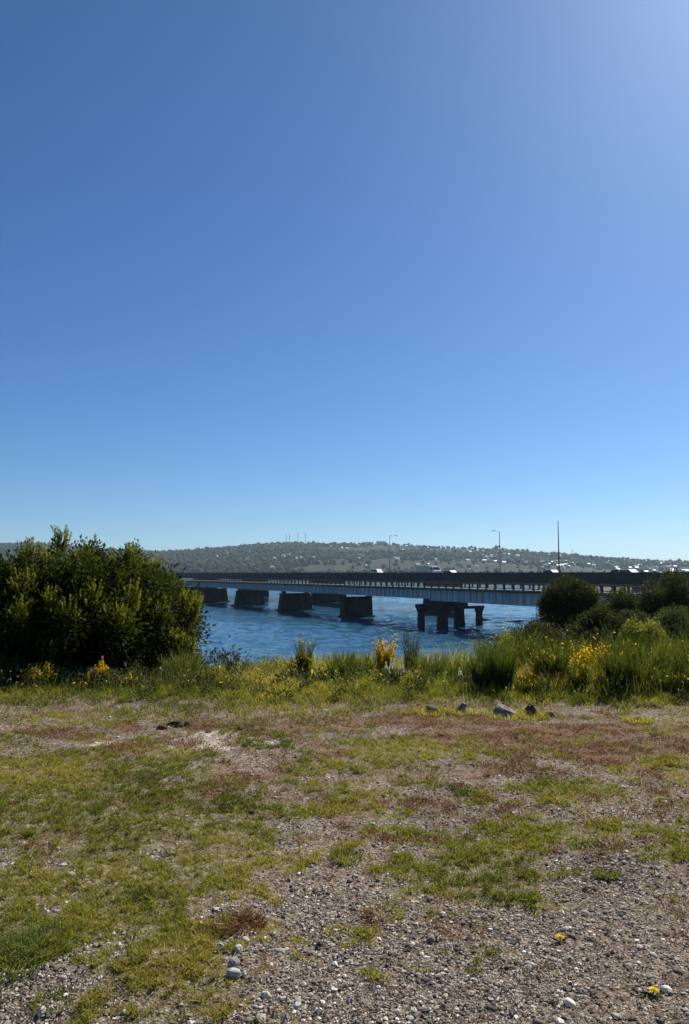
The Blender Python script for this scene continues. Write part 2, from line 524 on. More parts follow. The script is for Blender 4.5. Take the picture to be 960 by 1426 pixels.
def waves(x, y, cell):
    """wind chop: many short crested waves; waves finer than the mesh are left to the surface roughness"""
    wr = np.random.default_rng(3)
    wx_ = x + 3.0 * (fbm(x / 14, y / 14, 401, 3) - .5); wy_ = y + 3.0 * (fbm(x / 14, y / 14, 402, 3) - .5)
    z = np.zeros_like(x)
    for lam, amp, k in ((7.5, .055, 6), (4.2, .050, 8), (2.5, .038, 10), (1.5, .026, 10), (.95, .016, 8)):
        fade = sstep(.55, .22, cell / lam)
        for _ in range(k):
            th = 1.15 + wr.normal(0, .5); l_ = lam * wr.uniform(.75, 1.3)
            ph = (wx_ * math.cos(th) + wy_ * math.sin(th)) * 2 * PI / l_ + wr.random() * 6.28
            z += fade * amp * 1.5 / math.sqrt(k) * np.sin(ph)
    gust = .45 + 1.0 * sstep(.32, .68, fbm(x / 60 + .4 * y / 22, y / 22, 411, 4))
    return z * gust


wu = np.concatenate([np.linspace(-3, -.72, 40, endpoint=False), np.linspace(-.72, .72, 620), np.linspace(.72, 3, 41)[1:]])
rows = [22.0]
while rows[-1] < 4300: rows.append(rows[-1] + max(.22, .22 * (rows[-1] / 55) ** 1.6))
WU, WY = np.meshgrid(wu, np.array(rows))
WX = WU * WY
cellm = np.maximum(np.gradient(WY, axis=0), np.abs(np.gradient(WX, axis=1)) * .5)
WZ = WATER + waves(WX, WY, cellm)
wi = np.arange(WX.size).reshape(WX.shape)
wq = np.stack([wi[:-1, :-1], wi[:-1, 1:], wi[1:, 1:], wi[1:, :-1]], -1).reshape(-1, 4)
me = mesh_faces('river', np.stack([WX, WY, WZ], -1).reshape(-1, 3), wq, True)
print('river verts', WX.size)
river = link('river', me, None, water_material())
tag(river, 'wide rippled blue river under the bridge', kind='structure')

# ------------------------------------------------------------------ far hills
RY = 2700.0
ridge_px = np.array([(-900, 770), (-300, 762), (0, 759), (60, 759), (150, 767), (190, 770), (240, 770), (300, 766), (350, 761), (400, 757.5), (430, 758.5), (480, 759.5), (540, 759), (600, 763), (690, 767),
                     (740, 771), (780, 774), (850, 780), (900, 783), (960, 784), (1300, 787), (1900, 790)])
RX = (ridge_px[:, 0] - 480) / F * RY
RZ = (798 - ridge_px[:, 1]) / F * RY + EYE


def hill_z(x, y):
    x = np.asarray(x, float); y = np.asarray(y, float)
    top = np.interp(x, RX, RZ)
    y0 = 1450 + 120 * (fbm(x / 400, 0 * x, 5, 2) - .5) + 150 * sstep(0, 900, x)
    t = np.clip((y - y0) / (RY - y0), -0.2, 1)
    up = np.where(t > 0, np.abs(t) ** 1.1 * (1 - 0.10 * np.sin(t * 9 + x / 160) * (1 - t)), t)
    z = -9 + (top + 9) * up
    n = (fbm(x / 260, y / 260, 11, 4) - .5) * 60 * np.clip(t, 0, 1) * (1 - np.clip(t, 0, 1)) * 2.2
    back = np.clip((y - RY) / 1300, 0, 1)
    return (z + n) * (1 - back ** 1.5)


hx = spaced([(-3600, -1400, 120), (-1400, 1500, 22), (1500, 3600, 120)])
hy = spaced([(1250, 2760, 25), (2760, 4000, 150)])
HX, HY = np.meshgrid(hx, hy)
HZ = hill_z(HX, HY)
hi = np.arange(HX.size).reshape(HX.shape)
hq = np.stack([hi[:-1, :-1], hi[:-1, 1:], hi[1:, 1:], hi[1:, :-1]], -1).reshape(-1, 4)


def hill_material():
    m = NT('hillside')
    v = m.coords()
    n1 = m.noise(0.006, 6, 0.65, v)
    n2 = m.noise(0.05, 5, 0.65, v)
    c = m.ramp(n1.outputs['Fac'], [(0.35, (0.018, 0.022, 0.016)), (0.55, (0.034, 0.037, 0.026)), (0.72, (0.062, 0.058, 0.042))])
    c2 = m.ramp(n2.outputs['Fac'], [(0.35, (0.016, 0.02, 0.014)), (0.6, (0.036, 0.037, 0.025)), (0.75, (0.075, 0.068, 0.052))])
    c = m.mixc(0.5, c, c2)
    return m.done(m.bsdf(c, 0.95, 0.05).outputs[0])


hills = link('hills', mesh_faces('hills', np.stack([HX, HY, HZ], -1).reshape(-1, 3), hq, True), None, hill_material())
tag(hills, 'long wooded hills on the far bank', kind='structure')


# ------------------------------------------------------------------ instanced-in-numpy meshes (leaves, blades, pebbles)
def ico(sub):
    import bmesh
    b = bmesh.new()
    bmesh.ops.create_icosphere(b, subdivisions=sub, radius=1)
    b.verts.ensure_lookup_table()
    v = np.array([tuple(x.co) for x in b.verts]); f = np.array([[q.index for q in x.verts] for x in b.faces])
    b.free()
    return v, f


ICO = {1: ico(1), 2: ico(2)}


def rotz(a):
    c, s = np.cos(a), np.sin(a); z = np.zeros_like(a); o = np.ones_like(a)
    return np.stack([np.stack([c, -s, z], -1), np.stack([s, c, z], -1), np.stack([z, z, o], -1)], -2)


def rotx(a):
    c, s = np.cos(a), np.sin(a); z = np.zeros_like(a); o = np.ones_like(a)
    return np.stack([np.stack([o, z, z], -1), np.stack([z, c, -s], -1), np.stack([z, s, c], -1)], -2)


def lumps(name, pos, size, flat, tint, sub=1, jitter=0.22, smooth=True, tilt=0.5, upright=False):
    """many small stones (or far crowns) in ONE mesh"""
    n = len(pos)
    bv, bf = ICO[sub]
    v = np.repeat(bv[None], n, 0)
    v = v * (1 + (rng.random((n, len(bv), 1)) - .5) * 2 * jitter)
    sc = np.stack([np.ones(n), 0.6 + 0.4 * rng.random(n), flat], -1) * size[:, None]
    if upright: sc = np.stack([np.ones(n), np.ones(n), flat], -1) * size[:, None]
    v = v * sc[:, None, :]
    R = rotz(rng.random(n) * 2 * PI) @ rotx((rng.random(n) - .5) * tilt)
    v = np.einsum('nij,nkj->nki', R, v) + pos[:, None, :]
    f = (bf[None] + (np.arange(n) * len(bv))[:, None, None]).reshape(-1, 3)
    return mesh_faces(name, v.reshape(-1, 3), f, smooth, {'tint': np.repeat(tint, len(bv))})


def ribbons(name, base, h, w, lean, ang, face, tint, segs=3, droop=0.0, tipw=0.1, start=None, tint_grad=0.0):
    """grass blades / thin stems: tapered ribbons that rise h, lean by lean*h towards ang and curve"""
    n = len(base)
    t = np.linspace(0, 1, segs + 1)
    d = np.stack([np.cos(ang), np.sin(ang)], -1)
    side = np.stack([-np.sin(face), np.cos(face), np.zeros(n)], -1)
    V = []
    T = []
    for k in t:
        c = base.copy()
        c[:, :2] += d * (lean * h * (k ** 1.8))[:, None]
        c[:, 2] += h * (k - droop * k ** 3)
        ww = (w * (1 - (1 - tipw) * k ** 1.5) / 2)[:, None]
        V += [c - side * ww, c + side * ww]
        T += [tint + tint_grad * (k - .5)] * 2
    V = np.stack(V, 1)
    T = np.clip(np.stack(T, 1), 0, 1)
    m = 2 * (segs + 1)
    q = np.array([[2 * k, 2 * k + 1, 2 * k + 3, 2 * k + 2] for k in range(segs)])
    f = (q[None] + (np.arange(n) * m)[:, None, None]).reshape(-1, 4)
    return V.reshape(-1, 3), f, T.reshape(-1)


def leaves(pos, dirs, length, width, tint, fold=0.0):
    """rhombic leaf faces pointing along dirs"""
    n = len(pos)
    d = dirs / (np.linalg.norm(dirs, axis=1, keepdims=True) + 1e-9)
    rnd = rng.normal(size=(n, 3))
    s = np.cross(d, rnd); s /= (np.linalg.norm(s, axis=1, keepdims=True) + 1e-9)
    L = length[:, None]; W = width[:, None] / 2
    V = np.stack([pos, pos + d * L * .45 + s * W, pos + d * L, pos + d * L * .45 - s * W], 1)
    f = np.arange(4 * n).reshape(n, 4)
    return V.reshape(-1, 3), f, np.repeat(tint, 4)


class Acc:
    def __init__(self): self.V = []; self.F = []; self.T = []; self.n = 0

    def add(self, vft):
        v, f, t = vft
        self.V.append(v); self.F.append(f + self.n); self.T.append(t); self.n += len(v)

    def build(self, name, mat, parent=None):
        me = mesh_faces(name, np.concatenate(self.V), self.F, False, {'tint': np.concatenate(self.T)})
        return link(name, me, parent, mat)


# ------------------------------------------------------------------ clearing: gravel, short grass, russet tufts
def pebble_material():
    m = NT('gravel_stone')
    a = m.n('ShaderNodeAttribute', attribute_name='tint')
    c = m.ramp(a.outputs['Fac'], [(0, (0.062, 0.050, 0.041)), (0.3, (0.160, 0.133, 0.110)), (0.6, (0.295, 0.262, 0.222)), (0.85, (0.50, 0.46, 0.40)), (1, (0.78, 0.745, 0.67))])
    n = m.noise(140, 3, 0.6, m.coords())
    c = m.mixc(0.5, c, m.mixc(1.0, c, m.ramp(n.outputs['Fac'], [(0.3, (0.6, 0.58, 0.56)), (0.7, (1.25, 1.22, 1.2))]), 'MULTIPLY'))
    return m.done(m.bsdf(c, 0.85, 0.2, 0, m.bump(n.outputs['Fac'], 0.3, 0.003)).outputs[0])


def sample_clearing(n, ymin=2.2, ymax=9.6, power=1.0):
    """denser close by, thinner far off"""
    m = int(n * .75)                      # the flanks beyond the first view are strewn as well
    u = rng.random(n + m)
    y = ymin * (ymax / ymin) ** (u ** power)
    x = (rng.random(n + m) * 2 - 1) * (0.50 * y + 0.9)
    sg = np.sign(rng.random(m) - .5)
    x[n:] = sg * (0.50 * y[n:] + 0.9 + 2.3 * rng.random(m))
    return x, y


x, y = sample_clearing(380000, power=1.15)
g, r, p = covers(x, y)
cl = fbm(x * 1.6, y * 1.6, 131, 3)
keep = rng.random(len(x)) < np.clip((1 - g) ** 1.5 * (0.35 + 1.0 * sstep(.35, .6, cl)) * (1 - .55 * r) + 0.03, 0, 1) * (1 - 0.62 * sstep(4.0, 6.5, y)) * (1 - 0.75 * sstep(8.3, 9.2, y))
x, y, g = x[keep], y[keep], g[keep]
size = np.clip(np.exp(rng.normal(math.log(0.0039), 0.52, len(x))), 0.002, 0.018) * (0.85 + 0.025 * y)
flat = 0.45 + 0.35 * rng.random(len(x))
pos = np.stack([x, y, ground_z(x, y) + size * flat * 0.35], -1)
o = link('gravel', lumps('gravel', pos, size, flat, np.clip(rng.beta(1.15, 1.45, len(x)), 0, 1), 1, 0.30, False), None, pebble_material())
tag(o, 'grey and brown gravel strewn over the clearing', kind='stuff')

# middling stones
x, y = sample_clearing(1500, 2.4, 9.3)
g, r, p = covers(x, y)
keep = rng.random(len(x)) < (1 - g) ** 1.2 * 0.75 + 0.05
x, y = x[keep], y[keep]
size = np.clip(np.exp(rng.normal(math.log(0.0105), 0.38, len(x))), 0.007, 0.030)
flat = 0.38 + 0.3 * rng.random(len(x))
pos = np.stack([x, y, ground_z(x, y) + size * flat * 0.4], -1)
o = link('loose_stones', lumps('loose_stones', pos, size, flat, np.clip(rng.beta(2.0, 1.6, len(x)), 0, 1), 2, 0.09, True), None, bpy.data.materials['gravel_stone'])
tag(o, 'small rounded stones scattered over the gravel', kind='stuff')

# short grass
x, y = sample_clearing(1050000, 2.2, 10.4, 0.92)
g, r, p = covers(x, y)
tuft = .5 * fbm(x * 9, y * 9, 151, 3) + .5 * fbm(x * 30, y * 30, 152, 2)
keep = rng.random(len(x)) < np.clip(g * (0.2 + 1.2 * sstep(.38, .66, tuft)), 0, 1)
x, y, tuft, g = x[keep], y[keep], tuft[keep], g[keep]
n = len(x)
dry = fbm(x * 1.3, y * 1.3, 161, 3)
h = (0.006 + 0.013 * rng.random(n)) * (0.55 + 0.9 * sstep(.4, .65, tuft)) * (1 + 0.12 * y) * (1 + 1.2 * sstep(8, 9.8, y))
base = np.stack([x, y, ground_z(x, y) + cushion(x, y, g) - 0.004], -1)
tint = np.clip(0.52 + 1.2 * (dry - .5) + rng.normal(0, 0.26, n), 0, 1)
v, f, t = ribbons('g', base, h, 0.0024 + 0.002 * rng.random(n) + 0.0004 * y, 0.3 + 0.9 * rng.random(n), rng.random(n) * 2 * PI, rng.random(n) * 2 * PI, tint, 2, 0.1, 0.15)
o = link('short_grass', mesh_faces('short_grass', v, f, False, {'tint': t}), None, M['lawn'])
tag(o, 'short olive grass growing in patches on the gravel', kind='stuff')

# russet dry stems
x, y = sample_clearing(420000, 2.2, 10.0, .85)
g, r, p = covers(x, y)
tuft = fbm(x * 7, y * 7, 171, 3)
keep = rng.random(len(x)) < np.clip(r * 1.1 * (0.2 + 1.3 * sstep(.4, .62, tuft)) + 0.02 + .34 * sstep(3.4, 6.5, y) * sstep(.45, .62, fbm(x * 2.3, y * 2.3, 175, 4)), 0, 1)
x, y, tuft = x[keep], y[keep], tuft[keep]
n = len(x)
h = (0.010 + 0.024 * rng.random(n)) * (0.6 + 0.8 * sstep(.4, .65, tuft))
base = np.stack([x, y, ground_z(x, y) - 0.004], -1)
v, f, t = ribbons('r', base, h, 0.003 + 0.003 * rng.random(n), 0.4 + 1.0 * rng.random(n), rng.random(n) * 2 * PI, rng.random(n) * 2 * PI, np.clip(rng.normal(.5, .28, n), 0, 1), 2, 0.15, 0.5)
o = link('russet_ground_cover', mesh_faces('russet_ground_cover', v, f, False, {'tint': t}), None, M['russet'])
tag(o, 'reddish brown dry ground cover between the grass patches', kind='stuff')

# straw litter lying flat
x, y = sample_clearing(34000, 2.2, 9.8, .9)
n = len(x)
ang = rng.random(n) * 2 * PI; ln = 0.015 + 0.07 * rng.random(n) ** 3
z0 = ground_z(x, y) + 0.012 + 0.012 * rng.random(n)
d = np.stack([np.cos(ang), np.sin(ang), rng.normal(0, .15, n)], -1)
a = Acc(); a.add(leaves(np.stack([x, y, z0], -1), d, ln, 0.0025 + 0.002 * rng.random(n), rng.random(n)))
tag(a.build('straw_litter', M['straw']), 'pale dry stalks lying on the gravel', kind='stuff')


# ------------------------------------------------------------------ stones one can point to
def stone(name, px, py, rx, h, mat, label, cat='stone', flatk=0.6, jit=0.12, sub=3, rz=0.0, sink=0.3, seed=0, angular=0.0, Y=None, group=None):
    import bmesh
    X, Yg = on_plane(px, py)
    rs = np.random.default_rng(seed)
    b = bmesh.new()
    bmesh.ops.create_icosphere(b, subdivisions=sub, radius=1)
    planes = []
    if angular:
        for _ in range(11):
            q = rs.normal(size=3); q /= np.linalg.norm(q)
            planes.append((Vector(q), 0.62 + 0.25 * rs.random()))
    off = rs.random(3) * 50
    if angular:
        b.clear()
        for _ in range(16):
            q = rs.normal(size=3); q /= np.linalg.norm(q)
            b.verts.new(Vector(q) * rs.uniform(.8, 1.05))
        bmesh.ops.convex_hull(b, input=b.verts[:])
        bmesh.ops.bevel(b, geom=b.edges[:], offset=.05, segments=2, affect='EDGES')
        bmesh.ops.triangulate(b, faces=b.faces[:]); bmesh.ops.subdivide_edges(b, edges=b.edges[:], cuts=2, use_grid_fill=True)
        planes = []
    for v in b.verts:
        q = v.co.copy()
        for nrm, dd in planes:
            e = q.dot(nrm) - dd
            if e > 0: q -= nrm * e
        k = 1 + jit * (float(vnoise(q.x * 1.6 + off[0] + q.z, q.y * 1.6 + off[1] - q.z, seed)) - .5) * 2 + 0.04 * (float(vnoise(q.x * 7 + q.z * 5, q.y * 7 - q.z * 4, seed + 3)) - .5)
        v.co = q * k
    me = bpy.data.meshes.new(name)
    b.to_mesh(me); b.free()
    for v in me.vertices:
        v.co = Vector((v.co.x * rx, v.co.y * rx * flatk, v.co.z * h))
    for pgn in me.polygons: pgn.use_smooth = not angular
    o = link(name, me, None, mat)
    o.location = (X, Yg, gz(X, Yg) + h * (1 - 2 * sink) * 0.5)
    o.rotation_euler = (0, 0, rz)
    tag(o, label, cat, group)
    return o


def mpx(px, py, w):
    a, _ = on_plane(px, py); b, _ = on_plane(px + w, py)
    return abs(b - a)


G1 = 'boulders at the foot of the tall grass'
w = mpx(703, 995, 1)
import bmesh
bb = bmesh.new()
for q in [(-.20, -.10, -.05), (.20, -.10, -.05), (.24, .12, -.05), (-.14, .17, -.05), (-.21, -.02, .05), (-.13, -.03, .185), (-.05, .10, .205), (-.10, .15, .15), (.10, -.11, .075), (.21, -.06, .03), (.23, .08, .04), (.06, .02, .14)]:
    bb.verts.new(q)
bmesh.ops.convex_hull(bb, input=bb.verts[:])
bmesh.ops.bevel(bb, geom=bb.edges[:], offset=.014, segments=2, affect='EDGES')
bmesh.ops.triangulate(bb, faces=bb.faces[:]); bmesh.ops.subdivide_edges(bb, edges=bb.edges[:], cuts=4, use_grid_fill=True)
for v in bb.verts:
    v.co += v.co.normalized() * (.05 * (float(fbm(v.co.x * 14 + v.co.z * 9, v.co.y * 14 - v.co.z * 11, 77, 4)) - .5))
me = bpy.data.meshes.new('boulder'); bb.to_mesh(me); bb.free()
b1 = link('boulder', me, None, M['rock'])
bX, bY = on_plane(704, 996)
b1.scale = (.74, .85, .72)
b1.location = (bX, bY, gz(bX, bY) - .015)
tag(b1, 'largest pale angular boulder with a sloping light top at the grass edge', 'boulder', G1)
stone('boulder', 602, 993, 11 * w, .075, M['rock'], 'low flat pale boulder, leftmost of the row at the grass edge', 'boulder', .7, .1, 3, .1, .3, 11, 1.0, group=G1)
b3 = stone('boulder', 641, 992, 10 * w, .12, M['rock'], 'small tilted grey boulder left of the largest one at the grass edge', 'boulder', .6, .1, 3, .2, .3, 17, 1.0, group=G1)
b3.rotation_euler = (0.2, .6, .2)
stone('boulder', 740, 995, 10 * w, .115, M['darkrock'], 'dark knobbly boulder just right of the largest pale one', 'boulder', .9, .2, 3, .7, .2, 27, 1.0, group=G1)
stone('boulder', 765, 995, 8 * w, .055, M['darkrock'], 'low brown lump right of the dark knobbly boulder', 'boulder', .8, .3, 3, .2, .35, 29, 0, group=G1)
stone('boulder', 890, 1000, 9 * w, .05, M['darkrock'], 'small dark boulder far right at the foot of the tall grass', 'boulder', .8, .2, 3, .4, .35, 31, 0.8, group=G1)
G2 = 'pale cobbles on the gravel'
for px, py, wpx, hh, mat, lab, sd in [
    (325, 1376, 13, .048, 'stone', 'roundest pale cobble at the lower left, in front of its darker twin', 41),
    (325, 1360, 12, .042, 'greystone', 'grey cobble leaning behind the roundest pale cobble', 42),
    (340, 1375, 6, .018, 'stone', 'small flat pale stone touching the roundest cobble on its right', 43),
    (307, 1335, 8.5, .033, 'stone', 'upright pale stone left of the blocky one, above the two round cobbles', 44),
    (331, 1340, 9, .033, 'stone', 'blocky pale stone with a rough face above the two round cobbles', 45),
    (279, 1296, 7, .024, 'stone', 'single pale rounded stone in the grass left of the russet tuft', 46),
    (80, 1296, 9, .024, 'stone', 'pale cobble lying alone in thin grass near the left edge', 47),
    (98, 1227, 8, .024, 'stone', 'pale pebble with a rough top in the left middle of the grass', 48),
    (58, 1418, 9, .026, 'stone', 'pale stone in the bottom left corner', 49),
    (370, 1402, 9, .022, 'stone', 'flat light stone near the bottom edge, left of the middle', 50),
    (414, 1418, 8, .018, 'stone', 'whitish flat stone at the bottom edge, left of the middle', 51),
    (301, 1275, 7, .013, 'stone', 'small flat white stone beside the grass above the russet tuft', 52),
    (355, 1270, 8, .020, 'greystone', 'flat grey stone near the grass edge above the russet tuft', 53),
    (700, 1178, 7, .018, 'darkrock', 'dark flat stone above the brightest grass patch', 54),
    (910, 1337, 7, .018, 'stone', 'pale round pebble near the right edge, above the lower dandelion', 55),
    (435, 1397, 6, .02, 'darkrock', 'dark round pebble in the gravel at the bottom left of the middle', 56),
    (678, 1397, 7, .014, 'darkrock', 'dark flat pebble in the bright gravel at the bottom', 57),
    (927, 1119, 5, .018, 'stone', 'pale stone on the bare gravel at the right edge', 58),
    (187, 1037, 4, .022, 'stone', 'tiny pale stone between the two pale sand patches', 59),
    (306, 1103, 5, .02, 'greystone', 'grey stone with a dark side on the bare soil left of the middle', 60),
    (576, 1420, 8, .02, 'stone', 'pale pebble at the very bottom, right of the middle', 61)]:
    w = mpx(px, py, wpx)
    stone('cobble', px, py, w * .8, hh * .62, M[mat], lab, 'stone', .8, .22, 3, sd, .3, sd, 0, group=G2)

# dark soil clods by the pale sand
G3 = 'dark clods beside the pale sand'
for px, py, wpx, hh, lab, sd in [
    (228, 1016, 9, .05, 'dark clod at the left end of the clod row by the pale sand', 71),
    (246, 1012, 12, .06, 'broadest dark clod with a crumbly top behind the pale sand', 72),
    (262, 1011, 7, .06, 'dark clod with a pale chip, right of the broadest clod', 73),
    (290, 1022, 8, .035, 'low dark clod just behind the pale sand', 74),
    (333, 1018, 7, .04, 'dark clod right of the pale sand, left of its neighbour', 75),
    (350, 1019, 8, .035, 'rightmost dark clod beside the pale sand', 76),
    (350, 1130, 11, .03, 'flat dark clod alone on the dark gravel left of the middle', 77)]:
    stone('clod', px, py, mpx(px, py, wpx), hh * .6, M['clod'], lab, 'clod', .7, .6, 3, sd, .3, sd, 0, group=G3)


# ------------------------------------------------------------------ weeds and dandelions in the clearing
def tuft_thing(px, py, label, mat, n, hgt, rad, cat='weed', name='weed_tuft', wid=.006, tint=(.4, .2), group='low weed tufts in the clearing'):
    X, Y = on_plane(px, py)
    t = thing(name, label, cat, (X, Y, gz(X, Y)), 0, group)
    rr = rad * np.sqrt(rng.random(n)); aa = rng.random(n) * 2 * PI
    base = np.stack([rr * np.cos(aa), rr * np.sin(aa), np.full(n, -.01)], -1)
    h = hgt * (0.5 + 0.6 * rng.random(n))
    a = Acc(); a.add(ribbons('', base, h, wid * (0.7 + .6 * rng.random(n)), .3 + .9 * rng.random(n), aa + rng.normal(0, .6, n), rng.random(n) * 2 * PI, np.clip(rng.normal(*tint, n), 0, 1), 3, .15, .1))
    a.build('foliage', mat, t)
    return t


tuft_thing(208, 1091, 'dark green weed tuft standing alone in the left grass', M['darkleaf'], 160, .07, .07)
tuft_thing(325, 1115, 'small dark weed on bare soil left of the middle', M['darkleaf'], 70, .04, .05)
tuft_thing(208, 1256, 'broad dark leafy weed in the lower left grass', M['darkleaf'], 240, .05, .08)
tuft_thing(60, 1325, 'tall bright green grass tussock at the lower left edge', M['bright'], 500, .075, .15, 'grass tussock', 'grass_tussock')
tuft_thing(15, 1350, 'lush bright tussock cut by the left edge of the view', M['bright'], 600, .08, .17, 'grass tussock', 'grass_tussock')
tuft_thing(75, 1405, 'pale green tussock in the bottom left corner', M['bright'], 160, .05, .07, 'grass tussock', 'grass_tussock')
tuft_thing(334, 1301, 'russet cushion of dry stems beside the lower left cobbles', M['russet'], 420, .05, .11, 'dry tuft', 'dry_tuft', .005, (.3, .2))
tuft_thing(558, 1200, 'small russet dry tuft left of the brightest grass patch', M['russet'], 160, .05, .07, 'dry tuft', 'dry_tuft', .005, (.4, .2))
tuft_thing(537, 1280, 'yellowish green tuft alone on the gravel below the middle', M['lawn'], 220, .05, .09, 'grass tussock', 'grass_tussock', .005, (.6, .2))
tuft_thing(845, 1221, 'bright green weed on the gravel right of the brightest grass patch', M['bright'], 150, .06, .06)
tuft_thing(482, 1198, 'dark based grass tuft left of the brightest patch', M['lawn'], 220, .06, .09, 'grass tussock', 'grass_tussock', .006, (.35, .2))
tuft_thing(500, 1072, 'low dark weed in the middle distance of the clearing', M['darkleaf'], 90, .05, .08)
tuft_thing(640, 1098, 'small green weed right of the low dark one', M['darkleaf'], 100, .05, .08)

for px, py, lab in ((781, 1313, 'yellow dandelion head in the gravel, farther from the bottom edge'), (910, 1391, 'yellow dandelion head near the bottom right corner, closest to the viewer')):
    X, Y = on_plane(px, py)
    t = thing('dandelion', lab, 'flower', (X, Y, gz(X, Y)), random.random() * 6, 'yellow dandelions in the gravel')
    MB().tube([(0, 0, -.005), (.004, 0, .01), (.004, -.002, .020)], .0022, 6).build('stem', M['broom'], t)
    a = Acc()
    for ring, (nn, L, el) in enumerate(((18, .021, .15), (16, .017, .45), (12, .012, .9), (8, .008, 1.3))):
        th = np.arange(nn) * 2 * PI / nn + ring * .2
        d = np.stack([np.cos(th) * math.cos(el), np.sin(th) * math.cos(el), np.full(nn, math.sin(el))], -1)
        a.add(leaves(np.tile([[.004, -.002, .021]], (nn, 1)), d, np.full(nn, L), np.full(nn, .008), rng.random(nn)))
    a.build('petals', M['lemon'], t)
    a = Acc(); nn = 9; th = rng.random(nn) * 6.28
    a.add(leaves(np.tile([[0, 0, .004]], (nn, 1)), np.stack([np.cos(th), np.sin(th), np.full(nn, .15)], -1), .03 + .03 * rng.random(nn), np.full(nn, .010), rng.random(nn)))
    a.build('leaf_rosette', M['darkleaf'], t)


# ------------------------------------------------------------------ foliage generators
def clump_crown(centers, radii, per, leaf_len, leaf_w, up=0.5, shell=0.55, tint_mu=.5, squash=1.15):
    """leaf faces spread through the volume of many uneven clumps"""
    V = Acc()
    for c, rad in zip(centers, radii):
        n = max(20, int(per * (rad / np.mean(radii)) ** 2))
        d = rng.normal(size=(n, 3)); d /= np.linalg.norm(d, axis=1, keepdims=True)
        rr = rad * (shell + (1 - shell) * rng.random(n)) * (0.65 + 0.5 * rng.random(n))
        lump = 1 + .45 * (vnoise(d[:, 0] * 2.2 + c[0] * 3, d[:, 1] * 2.2 + d[:, 2] * 2 + c[2] * 3, 3) - .5)
        pos = np.asarray(c)[None] + d * (rr * lump)[:, None] * np.array([1, 1, squash])
        dirs = d + np.array([0, 0, up]) + rng.normal(0, .45, (n, 3))
        tint = np.clip(tint_mu + rng.normal(0, .16, n) + rng.normal(0, .10), 0, 1)
        V.add(leaves(pos, dirs, leaf_len * (.7 + .6 * rng.random(n)), leaf_w * (.7 + .6 * rng.random(n)), tint))
    return V


def limbs(mb, root, tips, r0, n=7):
    for tip in tips:
        root_v, tip_v = Vector(root), Vector(tip)
        mid = root_v.lerp(tip_v, .45) + Vector((random.uniform(-.15, .15), random.uniform(-.15, .15), random.uniform(-.05, .2))) * (tip_v - root_v).length * .5
        q = root_v.lerp(tip_v, .75) + Vector((random.uniform(-.1, .1), random.uniform(-.1, .1), 0)) * (tip_v - root_v).length * .4
        mb.tube([root_v, mid, q, tip_v], [r0, r0 * .62, r0 * .38, r0 * .12], n)


# ---- big tree on the left
TY = 11.8
out = [(-330, 800), (-260, 768), (-200, 775), (-150, 752), (-90, 770), (-40, 756), (8, 764), (22, 757), (45, 762), (72, 737), (92, 752), (112, 757), (127, 745), (150, 757), (176, 750), (192, 772),
       (208, 782), (234, 786), (248, 802), (268, 820), (281, 850), (266, 874), (284, 890), (288, 908), (256, 944), (230, 958), (120, 972), (0, 972), (-120, 972), (-250, 950), (-330, 900)]
poly = np.array([(at(a_, b_, TY).x, at(a_, b_, TY).z) for a_, b_ in out])


def inside(px_, pz_, P):
    c = np.zeros(len(px_), bool)
    j = len(P) - 1
    for i in range(len(P)):
        xi, zi = P[i]; xj, zj = P[j]
        k = ((zi > pz_) != (zj > pz_)) & (px_ < (xj - xi) * (pz_ - zi) / (zj - zi + 1e-12) + xi)
        c ^= k
        j = i
    return c


def edge_dist(px_, pz_, P):
    dd = np.full(len(px_), 1e9)
    for i in range(len(P)):
        a_ = P[i]; b_ = P[(i + 1) % len(P)]
        ab = b_ - a_
        t_ = np.clip(((px_ - a_[0]) * ab[0] + (pz_ - a_[1]) * ab[1]) / (ab @ ab), 0, 1)
        dd = np.minimum(dd, np.hypot(px_ - a_[0] - t_ * ab[0], pz_ - a_[1] - t_ * ab[1]))
    return dd


cx = rng.uniform(poly[:, 0].min(), poly[:, 0].max(), 4000); cz = rng.uniform(poly[:, 1].min(), poly[:, 1].max(), 4000)
ok = inside(cx, cz, poly); cx, cz = cx[ok], cz[ok]
ed = edge_dist(cx, cz, poly)
ok = ed > .12
cx, cz, ed = cx[ok], cz[ok], ed[ok]
cd = np.minimum(2.0, .25 + ed * 1.5)
cy = TY + .5 + cd * np.clip(rng.normal(0, .75, len(cx)), -.8, 1)
pick = []
for i in range(len(cx)):
    pt = np.array([cx[i], cy[i], cz[i]])
    if all(np.linalg.norm((pt - q_) * np.array([1, 1, .72])) > .40 for q_ in pick):
        pick.append(pt)
    if len(pick) >= 230: break
pick = np.array(pick)
prad = np.clip(edge_dist(pick[:, 0], pick[:, 2], poly) * 1.0, .14, .30) * rng.uniform(.85, 1.15, len(pick))
tx, ty = -4.6, TY
tree = thing('shrubby_tree', 'large dense olive green tree at the left edge with ragged upright tufts', 'tree', (tx, ty, gz(tx, ty)))
O3 = np.array([tx, ty, gz(tx, ty)])
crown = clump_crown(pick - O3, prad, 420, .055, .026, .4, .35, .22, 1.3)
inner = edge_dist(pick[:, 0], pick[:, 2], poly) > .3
fl_ = clump_crown(pick[inner] - O3 + np.array([0, .2, -.05]), prad[inner] * 1.2, 420, .085, .045, .3, .1, .12, 1.2)  # core leaves tinted dark: duller old foliage plus painted inner shade
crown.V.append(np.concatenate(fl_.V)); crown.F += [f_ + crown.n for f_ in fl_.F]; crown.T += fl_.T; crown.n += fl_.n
mid3 = np.array([pick[:, 0].mean(), TY + .7, 0.4])
